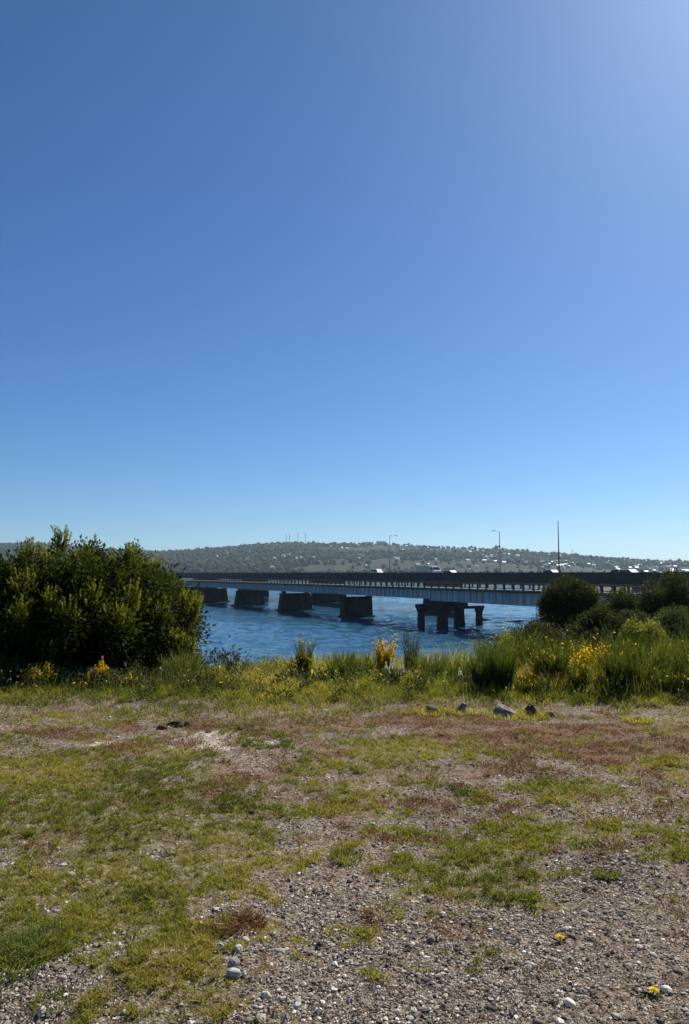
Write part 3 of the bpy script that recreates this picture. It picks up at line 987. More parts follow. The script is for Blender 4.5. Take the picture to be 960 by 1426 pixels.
for c_ in pick:
    ed_ = float(edge_dist(c_[:1], c_[2:], poly)[0])
    if rng.random() < .25: continue
    outw = (c_ - mid3) * np.array([.5, 1, .8]); outw /= np.linalg.norm(outw)
    T_ = rng.uniform(.7, 1.05)
    Lp = min(rng.uniform(.22, .38), max(.15, ed_ * 1.4))
    for _ in range(rng.integers(16, 25)):
        dv = outw * .55 + np.array([0, 0, .95]) + rng.normal(0, .42, 3); dv /= np.linalg.norm(dv)
        L_ = Lp * rng.uniform(.6, 1.05); m_ = 84
        tt = rng.random(m_) ** .7
        st_ = c_ - O3 + rng.normal(0, .05, 3) - np.array([0, 0, Lp * .25])
        bend = np.array([0, 0, .10]) * (tt ** 2)[:, None]
        crown.add(leaves(st_ + dv * (tt * L_)[:, None] + bend, dv + rng.normal(0, .62, (m_, 3)), .036 * (.7 + .5 * rng.random(m_)), np.full(m_, .0115), np.clip(rng.normal(T_, .1, m_) * (.62 + .45 * tt), 0, 1)))  # tint rises toward shoot tips, painting a sunlit look into the leaves
# outermost feathery shoots
nS = 60
si = rng.integers(0, len(pick), nS)
sp = pick[si] - np.array([tx, ty, gz(tx, ty)]) + np.stack([rng.normal(0, .5, nS) * prad[si], rng.normal(0, .5, nS) * prad[si], prad[si] * 1.0], -1)
for k in range(nS):
    L = rng.uniform(.05, .15); m_ = 16
    tt = rng.random(m_)
    dirv = np.array([rng.normal(0, .25), rng.normal(0, .25), 1.0])
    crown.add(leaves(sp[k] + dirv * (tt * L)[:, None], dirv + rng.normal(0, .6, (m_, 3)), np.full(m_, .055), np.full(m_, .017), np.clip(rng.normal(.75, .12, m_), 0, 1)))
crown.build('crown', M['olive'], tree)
mb = MB()
base_pts = [(0, 0, -.1), (-1.5, .2, -.1), (1.3, .1, -.1)]
for bp in base_pts:
    tips = []
    for _ in range(9):
        q = pick[rng.integers(0, len(pick))] - np.array([tx, ty, gz(tx, ty)])
        if abs(q[0] - bp[0]) < 1.8: tips.append(tuple(q))
    mb.tube([bp, (bp[0] + .05, bp[1], .5)], [.11, .08], 8)
    limbs(mb, (bp[0] + .05, bp[1], .48), tips, .06)
mb.build('trunk', M['bark'], tree, True)


# ---- rounded bushes to the right
def round_bush(px, ptop, rpx, Y, label, mat, leaf=.06, per=260, tint=.5, squash=1.0, depth=None, name='evergreen_bush', nclump=80, cat='bush', group='rounded bushes on the right bank', shell=.45):
    c = at(px, ptop, Y)
    s = Y / F
    R = rpx * s
    zc = c.z - R * squash
    zg = gz(c.x, Y)
    root = thing(name, label, cat, (c.x, Y, zg), 0, group)
    cs = []; rs = []
    low = min(zg + .25, zc - R * squash * .6)
    for _ in range(nclump):
        d = rng.normal(size=3); d /= np.linalg.norm(d)
        if d[2] < -.5: d[2] *= -.4
        rad = R * rng.uniform(.15, .40)
        k = (R - rad * .9)
        q = d * k * np.array([1, 1, squash]) * rng.uniform(.8, 1.12)
        z = zc + q[2] - zg
        cs.append((q[0], q[1], z)); rs.append(rad)
    skirt = int(nclump * .5)
    for _ in range(skirt):
        a_ = rng.random() * 6.28
        rad = R * rng.uniform(.25, .36)
        z = rng.uniform(low, zc) - zg
        cs.append((math.cos(a_) * R * .68, math.sin(a_) * R * .68, z)); rs.append(rad)
    acc = clump_crown(np.array(cs), np.array(rs), per, leaf, leaf * .42, .3, shell, tint, 1.0)
    acc.build('crown', mat, root)
    mb = MB()
    hh = zc - zg
    mb.tube([(0, 0, -.15), (.04, 0, hh * .5)], [R * .10 + .03, R * .07 + .02], 8)
    limbs(mb, (.04, 0, hh * .48), [tuple(np.array(cs[i]) * np.array([.8, .8, 1])) for i in range(0, min(len(cs), 50), 6)], R * .05 + .012)
    mb.build('trunk', M['bark'], root, True)
    return root


round_bush(793, 802, 46, 24, 'dark dome shaped bush standing against the bridge girder', M['darkleaf'], .075, 330, .55)
round_bush(935, 793, 52, 27, 'biggest dark bush at the right edge rising above the parapet', M['darkleaf'], .08, 330, .5)
round_bush(868, 821, 36, 29, 'mid green bush between the two big dark bushes', M['greyleaf'], .08, 240, .3)
round_bush(838, 845, 44, 19, 'dark low bush in front of the dome shaped one', M['darkleaf'], .06, 300, .5)
round_bush(940, 842, 50, 20, 'greyish green spreading bush at the right edge below the biggest one', M['greyleaf'], .06, 280, .45)
round_bush(742, 868, 44, 16, 'small dark thicket in front of the water below the bridge', M['darkleaf'], .05, 200, .5, .7, nclump=50)
round_bush(896, 862, 34, 13.5, 'bright yellow green bush among the broom on the right', M['limeleaf'], .045, 120, .6, .7, nclump=42, shell=.2)
round_bush(880, 850, 26, 22, 'dull olive bush tucked behind the yellow green one', M['greyleaf'], .06, 200, .3, .8, nclump=40)


# ---- broom: sheaves of thin green stems with yellow pea flowers
def broom(px, ptop, rpx, Y, label, stems=220, flowers=0, ftop=.5, spread=.55, group='broom shrubs along the bank', name='broom_shrub', mat='broom', tw=5, cat='shrub', tint=.45):
    c = at(px, ptop, Y)
    zg = gz(c.x, Y)
    H = max(.25, c.z - zg)
    R = rpx * Y / F
    root = thing(name, label, cat, (c.x, Y, zg), 0, group)
    n = stems
    rr = R * .42 * np.sqrt(rng.random(n)); aa = rng.random(n) * 2 * PI
    base = np.stack([rr * np.cos(aa), rr * np.sin(aa), np.full(n, -.03)], -1)
    h = H * (0.38 + .66 * rng.random(n)) * (1 - .25 * (rr / R / .42) ** 2 * rng.random(n))
    lean = np.clip(R * 1.0 / H, .1, 1.2) * rng.random(n) ** .8
    ang = aa + rng.normal(0, .5, n)
    ti = np.clip(rng.normal(tint, .2, n), 0, 1)
    a = Acc(); a.add(ribbons('', base, h, .007 + .004 * rng.random(n), lean, ang, rng.random(n) * 6.28, ti, 4, .05, .35, tint_grad=.25))
    k = n * tw
    si = rng.integers(0, n, k); u = rng.uniform(.3, .95, k)
    d2 = np.stack([np.cos(ang[si]), np.sin(ang[si])], -1)
    bp = base[si].copy(); bp[:, :2] += d2 * (lean[si] * h[si] * u ** 1.8)[:, None]; bp[:, 2] += h[si] * (u - .05 * u ** 3)
    th = h[si] * rng.uniform(.10, .32, k)
    a.add(ribbons('', bp, th, .004 + .003 * rng.random(k), rng.uniform(.1, .6, k), ang[si] + rng.normal(0, 1.2, k), rng.random(k) * 6.28, np.clip(ti[si] + rng.normal(.05, .15, k), 0, 1), 2, .0, .4, tint_grad=.2))
    a.build('stems', M[mat], root)
    if flowers > 40:
        m_ = flowers
        si = rng.integers(0, k, m_)
        fp = bp[si] + np.stack([rng.normal(0, .02, m_), rng.normal(0, .02, m_), th[si] * rng.random(m_)], -1)
        selz = fp[:, 2] > H * (1 - ftop) * rng.uniform(.5, 1.1, m_)
        fp = fp[selz]; m_ = len(fp)
        if m_:
            a = Acc()
            for _ in range(2):
                a.add(leaves(fp, rng.normal(size=(m_, 3)) + np.array([0, -.2, .4]), .018 + .014 * rng.random(m_), .014 + .008 * rng.random(m_), rng.random(m_)))
            tag(a.build('blossom', M['yellow'], root), kind='stuff')
    return root


B = broom
B(688, 880, 34, 10.80, 'tall dense broom at the left end of the right hand thicket', 420, 60, .6)
B(722, 872, 36, 11.20, 'dark green broom behind the thicket front, speckled with yellow', 420, 70, .6)
B(706, 862, 12, 12.30, 'small yellow flowering broom sprig beside the dark thicket over the water', 60, 260, .5)
B(760, 905, 30, 10.30, 'low broom with pale yellow flowers in front of the thicket', 300, 520, .45)
B(785, 880, 32, 11.10, 'green broom with few flowers left of the most golden one', 380, 60, .5)
B(822, 890, 32, 10.80, 'most golden broom of the right thicket, covered in yellow bloom', 320, 1700, .75)
B(800, 900, 22, 10.40, 'yellow speckled broom leaning on the most golden one', 200, 700, .7)
B(870, 880, 34, 10.70, 'grey green upright broom right of the most golden one', 420, 60, .5, tint=.35)
B(905, 885, 34, 10.50, 'tall broom with scattered blooms below the lime bush', 400, 60, .6)
B(945, 878, 36, 10.90, 'broom at the right edge of the view with a few blooms', 420, 60, .5)
B(985, 885, 36, 10.70, 'broom half cut off by the right edge', 360, 140, .5)
B(845, 930, 28, 9.90, 'short broom in the front of the thicket', 260, 50, .6)
B(735, 935, 26, 9.90, 'short broom with yellow dots close to the largest boulder', 260, 260, .5)
B(930, 925, 30, 9.90, 'short feathery broom in the front right', 280, 60, .6)
B(672, 905, 24, 10.10, 'low dark broom at the left front corner of the right hand thicket', 300, 20, .5, tint=.3)
B(700, 898, 26, 10.05, 'dense upright broom behind the two leftmost thicket stems', 380, 40, .5, tint=.35)
B(768, 890, 28, 10.25, 'dark upright broom between dotted broom and the green one', 380, 90, .5, tint=.3)
B(805, 915, 24, 9.95, 'short dark broom under the golden blooms', 300, 120, .6, tint=.35)
B(862, 900, 28, 10.00, 'straight stemmed dark broom in the middle of the right thicket', 400, 60, .5, tint=.3)
B(892, 915, 26, 9.95, 'bushy dark broom in front below the lime bush', 340, 60, .5, tint=.35)
B(960, 900, 30, 10.05, 'tall dark broom in front at the right edge', 400, 80, .5, tint=.35)
B(1010, 890, 34, 10.55, 'broom just beyond the right edge of the view', 300, 60, .5)
B(425, 884, 16, 11.2, 'slender broom with yellow flowers standing alone before the water', 200, 240, .55)
B(475, 902, 26, 11.3, 'spreading feathery broom right of the slender one', 300, 30, .6)
B(505, 908, 24, 11.4, 'low green broom left of the bright yellow topped one', 260, 30, .6)
B(536, 886, 19, 11.3, 'bright yellow topped broom before the bridge pier', 170, 1500, .42)
B(572, 876, 14, 11.6, 'dark bare topped sprig right of the bright yellow topped broom', 120, 0, .5, mat='darkleaf', name='dark_shrub', tint=.6)
B(600, 903, 30, 11.2, 'wide low broom below the trestle pier', 300, 40, .5)
B(640, 912, 26, 10.9, 'thin low broom left of the right hand thicket', 240, 30, .5)
B(255, 905, 32, 11.0, 'thick green broom at the foot of the olive tree', 460, 20, .5, tint=.6)
B(215, 925, 22, 11.2, 'low shaded broom between tree and yellow lupin', 220, 10, .5)
B(300, 925, 18, 11.2, 'thin grassy broom right of the olive tree, before the water', 160, 10, .5)
B(372, 925, 18, 11.2, 'sparse short broom between leafy weed and slender broom', 140, 10, .5)
B(52, 922, 28, 10.3, 'golden flowered broom in the shade at the left edge', 260, 650, .75)
B(15, 905, 30, 10.9, 'arching broom in the bottom left shade of the tree', 260, 10, .5)
B(110, 930, 24, 11.0, 'low dark broom between the two yellow flowering plants', 200, 10, .5, tint=.3)


# ---- lupins: flower spikes over hand shaped leaves
def lupin(px, ptop, rpx, Y, label, spikes, petal='yellow', lm='greyleaf', nl=320):
    c = at(px, ptop, Y); zg = gz(c.x, Y); H = max(.25, c.z - zg); R = rpx * Y / F
    root = thing('lupin', label, 'flowering plant', (c.x, Y, zg), 0, 'lupins by the tall grass')
    pos = np.stack([rng.normal(0, R * .5, nl), rng.normal(0, R * .45, nl), H * rng.uniform(.12, .62, nl)], -1)
    a = Acc(); d = rng.normal(size=(nl, 3)); d[:, 2] = .35
    for q in range(5):
        th = q * 2 * PI / 5
        dd = np.stack([np.cos(th + d[:, 0]), np.sin(th + d[:, 0]), .35 + .3 * d[:, 1]], -1)
        a.add(leaves(pos, dd, .035 + .02 * rng.random(nl), .013 + .006 * rng.random(nl), np.clip(rng.normal(.6, .2, nl), 0, 1)))
    a.build('foliage', M[lm], root)
    fl = Acc(); mb = MB()
    for k in range(spikes):
        bx_, by_ = rng.normal(0, R * .42), rng.normal(0, R * .35)
        top = H * (1.0 if k == 0 else rng.uniform(.55, .9))
        if k == 0: bx_ = by_ = 0
        L = min(.20, top * .4)
        mb.tube([(bx_ * .6, by_ * .6, -.02), (bx_, by_, top - L), (bx_, by_, top)], [.005, .004, .002], 5)
        m_ = 110; u = rng.random(m_); th = rng.random(m_) * 6.28; rr = .022 * (1 - .7 * u)
        fp = np.stack([bx_ + rr * np.cos(th) * .5, by_ + rr * np.sin(th) * .5, top - L + u * L], -1)
        fl.add(leaves(fp, np.stack([np.cos(th), np.sin(th), np.full(m_, .7)], -1), .018 * (1.1 - .5 * u), .013 * (1.1 - .5 * u), rng.random(m_)))
    mb.build('stems', M['broom'], root)
    tag(fl.build('blossom', M[petal], root), kind='stuff')


lupin(143, 914, 26, 10.2, 'yellow lupin with one tall spike in front of the dark tree', 12)
lupin(182, 940, 20, 10.2, 'short yellow lupin right of the tall spiked one', 8)
lupin(545, 915, 18, 10.6, 'pale whitish lupin before the water under the yellow topped broom', 7, 'white')
lupin(640, 930, 14, 10.3, 'small whitish lupin at the left of the right thicket', 4, 'white')


# ---- leafy weed with round leaves
def leafy_weed(px, ptop, rpx, Y, label, stems, nleaf, lsize=.05):
    c = at(px, ptop, Y); zg = gz(c.x, Y); H = c.z - zg; R = rpx * Y / F
    root = thing('leafy_weed', label, 'weed', (c.x, Y, zg), 0, 'leafy weeds above the tall grass')
    mb = MB(); a = Acc()
    for k in range(stems):
        tx_, ty_ = rng.normal(0, R * .5), rng.normal(0, R * .4)
        tz = H * (1 if k == 0 else rng.uniform(.5, .85))
        mb.tube([(tx_ * .2, ty_ * .2, -.03), (tx_ * .6, ty_ * .6, tz * .5), (tx_, ty_, tz)], [.007, .005, .002], 5)
        u = rng.uniform(.3, 1.0, nleaf)
        pos = np.stack([tx_ * u, ty_ * u, tz * u], -1)
        th = rng.random(nleaf) * 6.28
        a.add(leaves(pos, np.stack([np.cos(th), np.sin(th), rng.uniform(-.1, .5, nleaf)], -1), lsize * (.7 + .6 * rng.random(nleaf)), lsize * .75 * (.7 + .5 * rng.random(nleaf)), np.clip(rng.normal(.6, .2, nleaf), 0, 1)))
    mb.build('stems', M['broom'], root)
    a.build('foliage', M['greyleaf'], root)


leafy_weed(325, 892, 24, 10.8, 'tall leafy weed with round leaves silhouetted on the river', 9, 16, .06)
leafy_weed(572, 922, 12, 10.8, 'small leafy weed under the dark sprig', 6, 14, .045)
leafy_weed(310, 955, 30, 10.0, 'bushy pale leafed weed at the grass edge left of the middle', 16, 18, .05)
leafy_weed(225, 945, 18, 10.5, 'whitish leafed weed at the foot of the thick green broom', 8, 14, .045)


# ---- tall grass on the lip and down the bank
def tall_grass(name, n, x0, x1, y0, y1, hmin, hmax, label, dens=None, w=.006, tint=.5, mat='grass', bendx=0.0):
    x = rng.uniform(x0, x1, n); y = rng.uniform(y0, y1, n)
    e = fbm(x * 1.4, y * 1.4, 211, 3)
    st = y0 + 1.0 * (fbm(x * .9, 0 * x + y * .3, 9, 4) - .45)
    keep = rng.random(n) < np.clip(.12 + 1.9 * sstep(.32, .6, e), 0, 1) * sstep(st - .1, st + .7, y)
    x, y, e, st = x[keep], y[keep], e[keep], st[keep]; n = len(x)
    ramp = sstep(st, st + 1.2, y)
    h = (hmin + (hmax - hmin) * rng.random(n) ** 1.3) * (.25 + .75 * ramp) * (1 + .55 * sstep(1.2, 2.2, x)) * (1 - .42 * sstep(-1.7, -2.6, x)) * (.5 + .8 * sstep(.35, .62, e))
    base = np.stack([x, y, ground_z(x, y) - .01], -1)
    dry = fbm(x * .8, y * .8, 221, 3)
    ti = np.clip(tint + .05 + (dry - .5) * 1.3 + rng.normal(0, .17, n), 0, 1)
    v, f, t = ribbons('', base, h, w * (.7 + .6 * rng.random(n)), .15 + .55 * rng.random(n), rng.random(n) * 6.28, rng.random(n) * 6.28, ti, 3, .1, .12, tint_grad=.3)
    o = link(name, mesh_faces(name, v, f, False, {'tint': t}), None, M[mat])
    tag(o, label, kind='stuff')


tall_grass('tall_grass', 170000, -8.6, 8.6, 9.2, 11.6, .09, .28, 'tall yellow green grass along the edge of the clearing')
tall_grass('edge_grass', 130000, -8.6, 8.6, 9.2, 10.4, .09, .25, 'fresh bright grass along the very edge of the clearing', tint=.42, w=.0055, mat='fresh')
n = 2600
ci = rng.integers(0, 5, n)
ctr = np.array([on_plane(*q) for q in ((703, 996), (602, 995), (641, 994), (740, 997), (890, 1002))])
rad_ = np.array([.30, .18, .18, .18, .16])[ci]
aa = rng.random(n) * 6.28; rr = rad_ * (.55 + .6 * rng.random(n))
x = ctr[ci, 0] + rr * np.cos(aa); y = ctr[ci, 1] + .8 * rr * np.sin(aa)
v, f, t = ribbons('', np.stack([x, y, ground_z(x, y)], -1), rng.uniform(.02, .09, n), .004 + .003 * rng.random(n), .3 + .8 * rng.random(n), rng.random(n) * 6.28, rng.random(n) * 6.28, np.clip(rng.normal(.75, .25, n), 0, 1), 3, .15, .15)
tag(link('boulder_grass', mesh_faces('boulder_grass', v, f, False, {'tint': t}), None, M['grass']), 'dry wisps of grass growing round the boulders', kind='stuff')
tall_grass('bank_grass', 60000, -10, 11, 11.3, 18, .15, .38, 'rank grass down the river bank', tint=.4, w=.009)

# small white and cream wild flowers over the grass
n = 260
x = rng.uniform(-6.5, 6.5, n); y = rng.uniform(9.4, 11.2, n)
hh = rng.uniform(.10, .30, n)
top = np.stack([x, y, ground_z(x, y) + hh], -1)
a = Acc()
for k in range(3):
    a.add(leaves(top + rng.normal(0, .008, (n, 3)), rng.normal(size=(n, 3)) * np.array([1, 1, .3]) + np.array([0, 0, .3]), .010 + .010 * rng.random(n), .009 + .007 * rng.random(n), rng.random(n)))
tag(a.build('white_wildflowers', M['white']), 'tiny cream wild flowers sprinkled over the tall grass', kind='stuff')
a = Acc(); a.add(ribbons('', np.stack([x, y, ground_z(x, y)], -1), hh, np.full(n, .004), np.zeros(n), np.zeros(n), rng.random(n) * 6, np.full(n, .5), 2, 0, .6))
tag(a.build('wildflower_stalks', M['grass']), 'thin stalks of the cream wild flowers', kind='stuff')
n = 160
x = rng.uniform(-6.5, 6.5, n); y = rng.uniform(9.6, 11.3, n)
top = np.stack([x, y, ground_z(x, y) + rng.uniform(.08, .28, n)], -1)
a = Acc()
for k in range(3):
    a.add(leaves(top + rng.normal(0, .008, (n, 3)), rng.normal(size=(n, 3)), .02 + .016 * rng.random(n), .016 + .01 * rng.random(n), rng.random(n)))
tag(a.build('yellow_wildflowers', M['yellow']), 'tiny yellow wild flowers sprinkled over the tall grass', kind='stuff')

# leafy weeds nobody could count, tangled into the tall grass
for nm, mt, cnt, lab, ln, tn in (('leafy_undergrowth', 'greyleaf', 190, 'grey green leafy weeds tangled into the tall grass', .03, .5), ('lush_undergrowth', 'limeleaf', 120, 'fresh green leafy weeds tangled into the tall grass', .032, .45),
                                 ('dark_undergrowth', 'darkleaf', 190, 'dark weeds tangled into the tall grass', .035, .5)):  # weeds with dark leaves of their own
    cs = []; rs = []
    for _ in range(cnt):
        yy = rng.uniform(9.2, 11.4); xx_ = rng.uniform(-6.6, 6.6)
        if float(fbm(np.array([xx_ * .9 + cnt]), np.array([yy * .9]), 431, 3)[0]) < .47: continue
        q = rng.uniform(.05, .15) * (.6 + .5 * (yy - 9.2))
        rs.append(max(.04, q)); cs.append((xx_, yy, gz(xx_, yy) + q * .8))
    tag(clump_crown(np.array(cs), np.array(rs), 130, ln, ln * .5, .5, .2, tn, 1.3).build(nm, M[mt]), lab, kind='stuff')
# feathery green shoots standing out of the grass
n = 10000
x = rng.uniform(-6.8, 6.8, n); y = rng.uniform(9.5, 11.6, n)
keep = fbm(x * 1.3, y * 1.3, 441, 3) > .52
x, y = x[keep], y[keep]; n = len(x)
v, f, t = ribbons('', np.stack([x, y, ground_z(x, y)], -1), rng.uniform(.15, .42, n) * (.5 + .5 * sstep(9.5, 10.6, y)) * (1 + .5 * sstep(1.5, 3, x)), .006 + .004 * rng.random(n), .1 + .35 * rng.random(n), rng.random(n) * 6.28, rng.random(n) * 6.28, np.clip(rng.normal(.45, .25, n), 0, 1), 4, .08, .3, tint_grad=.2)
tag(link('broom_seedlings', mesh_faces('broom_seedlings', v, f, False, {'tint': t}), None, M['broom']), 'thin green shoots standing out of the tall grass', kind='stuff')

# low scrub mass on the right bank under the bushes
cs = []; rs = []
for _ in range(170):
    yy = rng.uniform(13, 40); xx_ = rng.uniform(.26, .62) * yy + rng.uniform(0, 2)
    rs.append(rng.uniform(.3, .6)); cs.append((xx_, yy, gz(xx_, yy) + rs[-1] * .6))
for _ in range(90):
    px_ = rng.uniform(735, 985); yy = rng.uniform(16, 26); q_ = at(px_, rng.uniform(862, 895), yy)
    rs.append(rng.uniform(.3, .55)); cs.append((q_.x, yy, q_.z - rs[-1]))
for _ in range(60):
    yy = rng.uniform(14, 24); xx_ = rng.uniform(-.7, -.15) * yy
    rs.append(rng.uniform(.25, .45)); cs.append((xx_, yy, gz(xx_, yy) + rs[-1] * .4))
tag(clump_crown(np.array(cs), np.array(rs), 230, .09, .035, .5, .4, .45).build('bank_scrub', M['darkleaf']), 'tangled dark scrub covering the river bank', kind='stuff')

# ------------------------------------------------------------------ bridges
DIR = Vector((-14.4, 27.3, 0)).normalized()
RZB = math.atan2(DIR.y, DIR.x)
PA = Vector((17.9, 129, WATER))
SPAN = 30.9
dz = -WATER  # local z = world z - WATER


def L(z): return z + dz


bridge = thing('girder_bridge', 'old low road bridge on pale steel girders, nearer of the two', 'bridge', PA, RZB)
# girders: plate with flanges and stiffeners; the right hand span is a little deeper
GTOP, GB1, GB2 = L(-1.20), L(-2.72), L(-3.0)
for side, yc in (('near', 3.4), ('far', -3.4)):
    mb = MB()
    for x0, x1, zb in ((-96, 1.0, GB2), (1.0, 420, GB1)):
        mb.bx(x0, x1, yc - .03, yc + .03, zb + .06, GTOP - .06)
        mb.bx(x0, x1, yc - .25, yc + .25, zb, zb + .06)
        mb.bx(x0, x1, yc - .25, yc + .25, GTOP - .06, GTOP)
        xs = x0 + .8
        while xs < min(x1, 230):
            mb.bx(xs - .03, xs + .03, yc - .2 if yc > 0 else yc + .032, yc + .2 if yc > 0 else yc + .2, zb + .062, GTOP - .062)
            xs += 1.55
    mb.build('girder', M['girder'], bridge)
mb = MB()
mb.bx(-96, 420, -4.4, 4.4, L(-1.2), L(-.95))
mb.bx(-96, 420, 4.0, 4.42, L(-.946), L(-.78)); mb.bx(-96, 420, -4.42, -4.0, L(-.946), L(-.78))
mb.build('deck', M['road'], bridge)
mb = MB()
for s in (1, -1):
    mb.bx(-96, 420, s * 4.44 - .03, s * 4.44 + .03, L(-1.19), L(-1.0))
mb.build('edge_beam', M['darksteel'], bridge)
rail = MB()
for z in (-.02, -.36):
    rail.tube([(-96, 4.2, L(z)), (420, 4.2, L(z))], .035, 6)
rail_o = rail.build('railing', M['darksteel'], bridge)
pm = MB().box((0, 0, .42), (.30, .16, .84)).box((0, 0, .86), (.36, .2, .06)).mesh('post')
for k in range(97):
    q = link('post', pm, rail_o, M['darksteel'])
    q.location = (-62 + 2.05 * k, 4.2, L(-.78))
rail2 = MB()
for z in (-.02, -.36):
    rail2.tube([(-96, -4.2, L(z)), (420, -4.2, L(z))], .035, 6)
ro2 = rail2.build('railing', M['darksteel'], bridge)
for k in range(97):
    q = link('post', pm, ro2, M['darksteel'])
    q.location = (-62 + 2.05 * k, -4.2, L(-.78))

# pier 1: trestle of two thick and two thin legs under stepped caps
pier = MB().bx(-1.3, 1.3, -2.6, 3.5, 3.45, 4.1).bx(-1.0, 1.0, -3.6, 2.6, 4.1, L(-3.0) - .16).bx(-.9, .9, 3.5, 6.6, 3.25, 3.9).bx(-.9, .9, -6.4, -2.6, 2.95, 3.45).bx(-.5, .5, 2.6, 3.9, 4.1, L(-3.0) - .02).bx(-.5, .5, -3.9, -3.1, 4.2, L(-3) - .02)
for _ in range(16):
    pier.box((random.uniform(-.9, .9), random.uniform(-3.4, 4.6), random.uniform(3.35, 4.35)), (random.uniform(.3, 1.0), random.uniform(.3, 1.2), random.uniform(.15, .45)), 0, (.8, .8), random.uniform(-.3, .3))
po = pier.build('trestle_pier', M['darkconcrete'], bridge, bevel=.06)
for y0, w0, ww, h1 in ((6.0, .9, .75, 3.3), (1.75, 1.7, 1.25, 3.5), (-1.75, 1.7, 1.25, 3.5), (-5.9, .85, .7, 3.0)):
    MB().prism_x([(y0 - w0 / 2, -2.5), (y0 + w0 / 2, -2.5), (y0 + w0 / 2 * .98, .5), (y0 + ww / 2, h1 - .9), (y0 + ww / 2 + .35, h1), (y0 - ww / 2 - .35, h1), (y0 - ww / 2, h1 - .9), (y0 - w0 / 2 * .98, .5)], -.5, .5).build('column', M['darkconcrete'], po, bevel=.05)
# piers 2..: battered walls
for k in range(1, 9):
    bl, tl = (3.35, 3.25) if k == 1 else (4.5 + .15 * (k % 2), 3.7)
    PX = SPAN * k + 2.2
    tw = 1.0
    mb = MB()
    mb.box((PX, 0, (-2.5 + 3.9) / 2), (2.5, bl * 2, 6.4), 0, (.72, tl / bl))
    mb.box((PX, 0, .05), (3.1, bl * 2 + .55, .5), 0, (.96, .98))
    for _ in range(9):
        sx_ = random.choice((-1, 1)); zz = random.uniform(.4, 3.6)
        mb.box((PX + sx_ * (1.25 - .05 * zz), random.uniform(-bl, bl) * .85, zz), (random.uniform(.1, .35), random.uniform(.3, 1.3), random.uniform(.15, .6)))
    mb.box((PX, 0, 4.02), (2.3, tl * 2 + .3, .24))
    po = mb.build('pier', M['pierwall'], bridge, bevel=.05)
    for s in (1, -1):
        MB().box((PX, s * 3.0, 4.14 + (GB1 - 4.14) / 2), (.9, .8, GB1 - 4.14)).build('bearing', M['darksteel'], po)
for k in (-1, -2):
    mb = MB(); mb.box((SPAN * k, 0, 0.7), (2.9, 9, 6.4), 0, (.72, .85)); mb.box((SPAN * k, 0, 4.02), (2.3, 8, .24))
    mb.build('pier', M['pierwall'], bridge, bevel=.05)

# second bridge 30 m beyond
off = Vector((DIR.y, -DIR.x, 0)) * 30
PB = PA + off
hb = thing('highway_bridge', 'higher dark highway bridge with solid parapet behind the girder bridge', 'bridge', PB, RZB)
DK = .72
mb = MB(); mb.bx(-110, 620, -6.2, 6.2, L(.40), L(DK)); mb.build('deck', M['road'], hb)
mb = MB()
for yc in (5.6, 2, -2, -5.6): mb.bx(-110, 620, yc - .25, yc + .25, L(-.75), L(.398))
mb.build('girder', M['browncon'], hb)
for s in (1, -1):
    mb = MB(); mb.bx(-110, 620, s * 6.2 - .12, s * 6.2 + .12, L(.2), L(1.62))
    mb.bx(-110, 620, s * 6.2 - .19, s * 6.2 + .19, L(1.62), L(1.74))
    pp = mb.build('parapet', M['parapet'], hb)
    if s == 1:
        fm = MB().box((0, 0, .12), (.12, .12, .24)).box((0, 0, .26), (.2, .2, .05)).mesh('post_cap')
        for k in range(99):
            q = link('post_cap', fm, pp, M['darksteel']); q.location = (-40 + 2.6 * k, 6.2, L(1.74))
for k in range(-1, 6):
    mb = MB(); mb.box((SPAN * 2 * k + 44.8, 0, .9), (2.2, 11.5, 6.8), 0, (.8, .86)); mb.box((SPAN * 2 * k + 44.8, 0, 4.3 + (L(-.75) - 4.3) / 2), (1.6, 10.5, L(-.75) - 4.3))
    mb.build('pier', M['pierwall'], hb, bevel=.05)


def on_b(px, y=0.0):
    """point of the highway bridge seen at column px, y metres across from its middle"""
    A = PB - Vector((DIR.y, -DIR.x, 0)) * y
    k = (px - 480) / F
    s = (k * A.y - A.x) / (DIR.x - k * DIR.y)
    return Vector((A.x + DIR.x * s, A.y + DIR.y * s, DK))


# street lamps
def lamp(px, ptop, arm, label, y):
    p = on_b(px, y)
    H = at(px, ptop, p.y).z - DK
    t = thing('street_lamp', label, 'street lamp', p, RZB, 'lamps standing on the highway bridge')
    MB().tube([(0, 0, 0), (0, 0, H * .5), (0, 0, H)], [.14, .11, .07], 8).build('pole', M['galv'], t, True)
    MB().tube([(0, 0, 0), (0, 0, .3)], [.26, .2], 8).build('base', M['galv'], t)
    MB().tube([(0, 0, H - .05), (0, arm * .6, H + .05), (0, arm * 1.4, H + .1)], [.06, .05, .045], 6).build('arm', M['galv'], t, True)
    MB().box((0, arm * 1.75, H + .1), (.34, .85, .16), 0, (.7, .9)).build('lamp_head', M['galv'], t, bevel=.03)


lamp(543, 746, -1, 'street lamp whose arm points right, left one of the two arm lamps', 5.9)
lamp(696, 740, 1, 'street lamp whose arm points left, right one of the two arm lamps', -5.9)
p = on_b(778, 5.9)
H = at(778, 725, p.y).z - DK
t = thing('bare_mast', 'tall bare mast without any arm, right of the street lamps', 'mast', p, RZB)
MB().tube([(0, 0, 0), (0, 0, H * .5), (0, 0, H)], [.12, .10, .06], 8).build('pole', M['darksteel'], t, True)
MB().tube([(0, 0, 0), (0, 0, .3)], [.3, .26], 8).build('base', M['darksteel'], t)

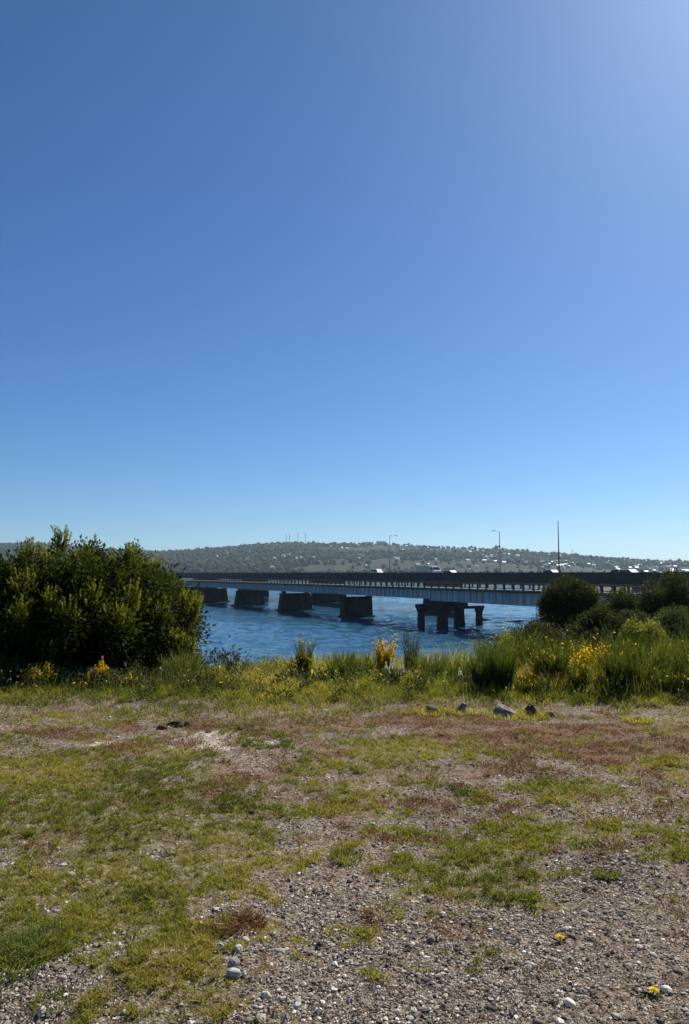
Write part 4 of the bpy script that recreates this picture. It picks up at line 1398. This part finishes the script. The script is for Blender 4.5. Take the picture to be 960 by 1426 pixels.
# vehicles
paint = {k: flat_mat(k + '_paint', c, .55, .3) for k, c in {'white': (.75, .75, .74), 'green': (.42, .55, .40), 'dark': (.03, .03, .035), 'silver': (.5, .5, .5), 'grey': (.2, .2, .22)}.items()}
glass = flat_mat('vehicle_glass', (.02, .025, .03), .08, .6)
tyre = flat_mat('tyre_rubber', (.02, .02, .02), .8, .2)
rim = flat_mat('wheel_rim', (.4, .4, .4), .4, .5, .6)


def wheels(t, xs, w, r):
    for x_ in xs:
        for s in (1, -1):
            wo = MB().tube([(x_, s * w - s * .11, r), (x_, s * w + s * .11, r)], r, 16).build('wheel', tyre, t)
            MB().tube([(x_, s * w + s * .112, r), (x_, s * w + s * .125, r)], r * .6, 12).build('rim', rim, wo)


def truck(px, label, y):
    t = thing('box_truck', label, 'truck', on_b(px, y), RZB)
    MB().bx(-1.4, 4.0, -1.15, 1.15, .75, 2.75).build('cargo_box', paint['green'], t, bevel=.05)
    MB().bx(-3.4, 4.0, -.9, .9, .45, .72).build('chassis', paint['dark'], t)
    cab = MB().prism([(-3.5, .6), (-1.55, .6), (-1.55, 2.45), (-2.7, 2.45), (-3.35, 1.6), (-3.5, 1.5)], -1.1, 1.1).build('cab', paint['white'], t, bevel=.05)
    MB().prism([(-3.36, 1.66), (-3.33, 1.62), (-2.74, 2.36), (-2.78, 2.39)], -.95, .95).build('windscreen', glass, cab)
    for s in (1, -1):
        MB().prism([(-3.1, 1.65), (-1.9, 1.65), (-1.9, 2.3), (-2.65, 2.3)], s * 1.105 - .008, s * 1.105 + .008).build('side_window', glass, cab)
    wheels(t, (-2.6, 2.4), .98, .45)


def car(px, label, col, y, flip=False, van=False):
    t = thing('passenger_van' if van else 'car', label, 'van' if van else 'car', on_b(px, y), RZB + (PI if flip else 0), 'cars crossing the highway bridge')
    if van: prof = [(-2.3, .3), (2.3, .3), (2.3, 1.9), (2.1, 2.0), (-1.0, 2.0), (-1.7, 1.25), (-2.3, 1.05)]; win = [(-1.5, 1.3), (2.0, 1.3), (2.0, 1.8), (-1.05, 1.8)]
    else: prof = [(-2.15, .3), (2.15, .3), (2.2, .85), (1.9, .95), (1.35, 1.48), (-.5, 1.52), (-1.2, 1.0), (-2.1, .82)]; win = [(-1.0, 1.0), (1.6, 1.0), (1.25, 1.40), (-.45, 1.43)]
    b = MB().prism(prof, -.86, .86).build('body', paint[col], t, bevel=.07)
    for s in (1, -1):
        MB().prism(win, s * .865 - .008, s * .865 + .008).build('side_window', glass, b)
    k = [(win[0][0] - .14, win[0][1]), (win[0][0] - .1, win[0][1] - .0), (win[3][0] - .08, win[3][1]), (win[3][0] - .13, win[3][1])]
    MB().prism(k, -.72, .72).build('windscreen', glass, b)
    wheels(t, (-1.35, 1.35), .80, .33)


truck(598, 'small box truck with pale green cargo box and white cab on the bridge', -2)
car(628, 'silver car just right of the truck on the bridge', 'silver', -2)
car(525, 'white van left of the truck on the bridge', 'white', -2, van=True)
car(768, 'dark car beside the tall bare mast', 'grey', -2)
car(864, 'dark car between the two big bushes on the bridge', 'dark', -2)
car(876, 'white car right behind the dark car near the right end', 'white', 2)

# ------------------------------------------------------------------ far bank: woods, houses, masts
def far_wood():
    n = 34000
    x = rng.uniform(-1600, 1700, n); y = rng.uniform(1480, 2800, n)
    f1 = fbm(x / 330, y / 330, 301, 5)
    pxx = x / y * F + 480
    wood = np.where(pxx < 330, .85, np.where(pxx < 640, .5, .33))
    ridge = (y > RY - 60) & (y < RY + 40)
    keep = (rng.random(n) < sstep(.62 - wood * .5, .78 - wood * .5, f1) * .85 + .035) | (ridge & (rng.random(n) < .12))
    x, y = x[keep], y[keep]; n = len(x)
    z = hill_z(x, y)
    ok = z > -5
    x, y, z = x[ok], y[ok], z[ok]; n = len(x)
    s = rng.uniform(2.5, 6, n) * np.where(rng.random(n) < .08, 1.4, 1)
    fl = rng.uniform(.75, 1.35, n)
    me = lumps('far_wood', np.stack([x, y, z + s * fl * .6], -1), s, fl, rng.random(n), 1, .25, True, .2, True)
    m = NT('far_foliage')
    a = m.n('ShaderNodeAttribute', attribute_name='tint')
    c = m.ramp(a.outputs['Fac'], [(0, (0.016, 0.022, 0.014)), (.6, (0.032, 0.038, 0.022)), (1, (0.062, 0.064, 0.038))])
    o = link('far_wood', me, None, m.done(m.bsdf(c, .95, .05).outputs[0]))
    tag(o, 'woods and scrub covering the far hills', kind='stuff')


far_wood()

hw = {'white': flat_mat('white_render', (.60, .58, .54), .8, .2), 'cream': flat_mat('cream_render', (.60, .52, .40), .8, .2), 'grey': flat_mat('grey_render', (.36, .35, .34), .8, .2), 'brick': flat_mat('brick_wall', (.33, .17, .12), .8, .2)}
hr = {'zinc': flat_mat('zinc_roof', (.46, .46, .46), .55, .3, .15), 'rust': flat_mat('rusty_roof', (.30, .14, .09), .7, .3), 'slate': flat_mat('slate_roof', (.14, .14, .15), .6, .3)}


def house_mesh(name, w, d, h, rh, wm, rm):
    mb = MB()
    mb.bx(-w / 2, w / 2, -d / 2, d / 2, -4, h, 0)
    e = .5
    mb.prism_x([(-d / 2 - e, h - .1), (d / 2 + e, h - .1), (0, h + rh)], -w / 2 - e, w / 2 + e, 1)
    me = mb.mesh(name); me.materials.append(hw[wm]); me.materials.append(hr[rm])
    return me


kinds = [('white', 'zinc', 9, 7, 3.4, 2.2), ('cream', 'zinc', 11, 7, 5.2, 2.0), ('grey', 'zinc', 10, 8, 3.2, 2.0), ('white', 'rust', 9, 8, 3.2, 2.3), ('brick', 'slate', 10, 7, 5.0, 2.2), ('white', 'slate', 12, 8, 5.4, 2.0)]
km = [house_mesh('house', w, d, h, rh, a, b) for a, b, w, d, h, rh in kinds]
words = {'zinc': 'shining metal roof', 'rust': 'rusty red roof', 'slate': 'dark roof'}
placed = 0; tries = 0; taken = []
while placed < 285 and tries < 20000:
    tries += 1
    zone = rng.random()
    if zone < .70: px = rng.uniform(650, 1010); yy = rng.uniform(1720, 2690)
    elif zone < .90: px = rng.uniform(360, 660); yy = rng.uniform(1600, 2000) if rng.random() < .6 else rng.uniform(2350, 2680)
    else: px = rng.uniform(285, 420); yy = rng.uniform(1560, 2300)
    xx_ = (px - 480) / F * yy
    if any((xx_ - q[0]) ** 2 + (yy - q[1]) ** 2 < 300 for q in taken): continue
    if px < 650 and float(fbm(np.array([xx_ / 120]), np.array([yy / 120]), 333, 3)[0]) < .48: continue
    z = float(hill_z(np.array([xx_]), np.array([yy]))[0])
    if z < -3: continue
    taken.append((xx_, yy))
    k = int(rng.choice(len(kinds), p=[.34, .16, .2, .12, .08, .10]))
    a, b = kinds[k][:2]
    where = 'on the right part of the far hillside' if px > 650 else ('on the middle of the far hillside' if px > 420 else 'on the left slope of the far hillside')
    lab = f'small {a} house with {words[b]} {where}'
    o = link('house', km[k])
    o.location = (xx_, yy, z + 2.2); o.rotation_euler = (0, 0, rng.uniform(-.6, .6) + (PI / 2 if rng.random() < .35 else 0))
    k_ = rng.uniform(.7, 1.05); o.scale = (k_, k_, k_)
    tag(o, lab, 'house', f'{a} houses with {words[b]} {where}')
    placed += 1

# larger blocks on the ridge and sheds on the far shore
def block(px, py, wpx, hm, Y, label, wm, name='apartment_block', roof='slate', d=14):
    x_ = (px - 480) / F * Y; z = float(hill_z(np.array([x_]), np.array([Y]))[0])
    W = wpx / F * Y
    t = thing(name, label, 'building', (x_, Y, z - 3))
    MB().bx(-W / 2, W / 2, -d / 2, d / 2, -3, hm).build('wall', hw[wm], t)
    MB().bx(-W / 2 - .5, W / 2 + .5, -d / 2 - .5, d / 2 + .5, hm + .01, hm + .8).build('roof', hr[roof], t)
    nf = max(1, int(hm // 3))
    for f_ in range(nf):
        k_ = max(2, int(W / 5))
        for j in range(k_):
            xx = -W / 2 + (j + .5) * W / k_
            MB().bx(xx - 1, xx + 1, -d / 2 - .06, -d / 2 + .05, f_ * 3 + 1, f_ * 3 + 2.5).build('window', glass, t)


block(513, 757, 14, 13, 2690, 'long grey block on the ridge, left of the two ridge blocks', 'grey')
block(531, 757, 13, 15, 2700, 'taller pale block on the ridge, right of the two ridge blocks', 'cream')
block(266, 795, 26, 7, 1560, 'long white shed on the far shore just above the bridge at left', 'white', 'shed', 'zinc')
block(457, 794, 22, 7, 1600, 'low white shed on the far shore in the middle', 'white', 'shed', 'zinc')
block(548, 793, 16, 7, 1620, 'pale shed on the far shore behind the left street lamp', 'cream', 'shed', 'zinc')


def mast(px, ptop, Y, label, panels):
    x_ = (px - 480) / F * Y; z = float(hill_z(np.array([x_]), np.array([Y]))[0])
    H = at(px, ptop, Y).z - z
    t = thing('radio_mast', label, 'radio mast', (x_, Y, z - 1), 0, 'radio masts on the hill top')
    MB().tube([(0, 0, 0), (0, 0, H * .6), (0, 0, H + 1)], [1.3, .9, .45], 6).build('tower', M['galv'], t)
    for f_ in panels:
        MB().box((0, 0, H * f_), (3.4, 3.4, 2.6), 0, (.8, .8)).build('antenna', M['galv'], t)


mast(398.7, 744, 2700, 'thick short radio mast, leftmost on the hill top', (.8, .95))
mast(403.5, 742, 2705, 'thin radio mast close to the leftmost thick one', (.7,))
mast(415, 741, 2700, 'tallest radio mast, third from the left on the hill top', (.85,))
mast(425.5, 742.5, 2700, 'rightmost radio mast on the hill top', (.9,))
mast(797, 765, 2690, 'single mast among houses on the right ridge', (.9,))


def ridge_tree(px, hm, label, Y=2690):
    x_ = (px - 480) / F * Y; z = float(hill_z(np.array([x_]), np.array([Y]))[0])
    t = thing('ridge_tree', label, 'tree', (x_, Y, z), 0, 'trees on the skyline of the far hills')
    MB().tube([(0, 0, -2), (0, 0, hm * .5)], [.9, .5], 6).build('trunk', M['bark'], t)
    k = 14
    pos = np.stack([rng.normal(0, hm * .2, k), rng.normal(0, hm * .2, k), hm * rng.uniform(.35, .9, k)], -1)
    link('crown', lumps('crown', pos, hm * rng.uniform(.14, .24, k), rng.uniform(.8, 1.2, k), rng.random(k) * .5, 1, .3, True), t, bpy.data.materials['far_foliage'])


for px, hm, lab in ((692, 19, 'tallest skyline tree beside the right street lamp'), (728, 14, 'rounded skyline tree between the street lamp and the bare mast'), (716, 9, 'small skyline tree left of the rounded one'),
                    (569, 12, 'skyline tree right of the left street lamp'), (566, 9, 'shorter skyline tree touching the one right of the left lamp'), (633, 11, 'dark skyline tree in the middle of the ridge'), (645, 10, 'broad skyline tree in the middle of the ridge'),
                    (797, 10, 'skyline tree under the single mast'), (857, 8, 'low skyline tree far right'), (481, 12, 'lone skyline tree left of the ridge blocks'), (360, 12, 'pointed skyline tree left of the radio masts'), (355, 9, 'low skyline tree left of the pointed one'), (240, 10, 'skyline tree above the left woods')):
    ridge_tree(px, hm, lab)

# ------------------------------------------------------------------ air
HAZE_DENSITY = 0.000068
hm_ = NT('haze_air')
pv = hm_.n('ShaderNodeVolumePrincipled')
pv.inputs['Color'].default_value = (.62, .85, 1.0, 1)
pv.inputs['Density'].default_value = HAZE_DENSITY
pv.inputs['Anisotropy'].default_value = .25
hm_.l(pv.outputs[0], hm_.out.inputs['Volume'])
hz = MB().bx(-5200, 5200, -600, 4600, -11.5, 175).build('haze', hm_.mat)
tag(hz, 'thin summer haze over the valley', kind='stuff')

# ------------------------------------------------------------------ light
SUN_EL = math.radians(42)
SUN_AZ = math.radians(36)      # to the right of straight ahead
sd = Vector((math.sin(SUN_AZ) * math.cos(SUN_EL), math.cos(SUN_AZ) * math.cos(SUN_EL), math.sin(SUN_EL)))
ld = bpy.data.lights.new('sun', 'SUN')
ld.energy = 5.0; ld.angle = math.radians(.5); ld.color = (1, .95, .87)
lo = bpy.data.objects.new('sun', ld); COL.objects.link(lo)
lo.rotation_euler = sd.to_track_quat('Z', 'Y').to_euler()

w = bpy.data.worlds.new('World'); SC.world = w; w.use_nodes = True
nt = w.node_tree; nt.nodes.clear()
sky = nt.nodes.new('ShaderNodeTexSky'); sky.sky_type = 'NISHITA'; sky.sun_disc = False
sky.sun_elevation = SUN_EL; sky.sun_rotation = SUN_AZ
sky.air_density = .8; sky.dust_density = 0.5; sky.ozone_density = 6.0; sky.altitude = 0
hsv = nt.nodes.new('ShaderNodeHueSaturation'); hsv.inputs['Saturation'].default_value = 1.1
tint = nt.nodes.new('ShaderNodeMix'); tint.data_type = 'RGBA'; tint.blend_type = 'MULTIPLY'; tint.inputs[0].default_value = 1; tint.inputs[7].default_value = (.72, .89, 1, 1)
bg = nt.nodes.new('ShaderNodeBackground'); bg.inputs['Strength'].default_value = .0597
wo = nt.nodes.new('ShaderNodeOutputWorld')
nt.links.new(sky.outputs[0], hsv.inputs['Color']); nt.links.new(hsv.outputs[0], tint.inputs[6]); nt.links.new(tint.outputs[2], bg.inputs[0]); nt.links.new(bg.outputs[0], wo.inputs[0])

# ------------------------------------------------------------------ camera, view
cd_ = bpy.data.cameras.new('camera'); cam = bpy.data.objects.new('camera', cd_); COL.objects.link(cam)
cd_.sensor_fit = 'VERTICAL'; cd_.sensor_height = 24; cd_.lens = 24 * F / 1426
cd_.clip_start = .05; cd_.clip_end = 12000
cam.location = (0, 0, EYE); cam.rotation_euler = (PI / 2 + PITCH, 0, 0)
SC.camera = cam
SC.view_settings.view_transform = 'Standard'; SC.view_settings.look = 'None'
SC.view_settings.exposure = .75; SC.view_settings.gamma = 1
SC.cycles.max_bounces = 6; SC.cycles.transparent_max_bounces = 4; SC.cycles.volume_bounces = 0
SC.cycles.caustics_reflective = False; SC.cycles.caustics_refractive = False
SC.cycles.sample_clamp_indirect = 4
SC.cycles.use_denoising = True
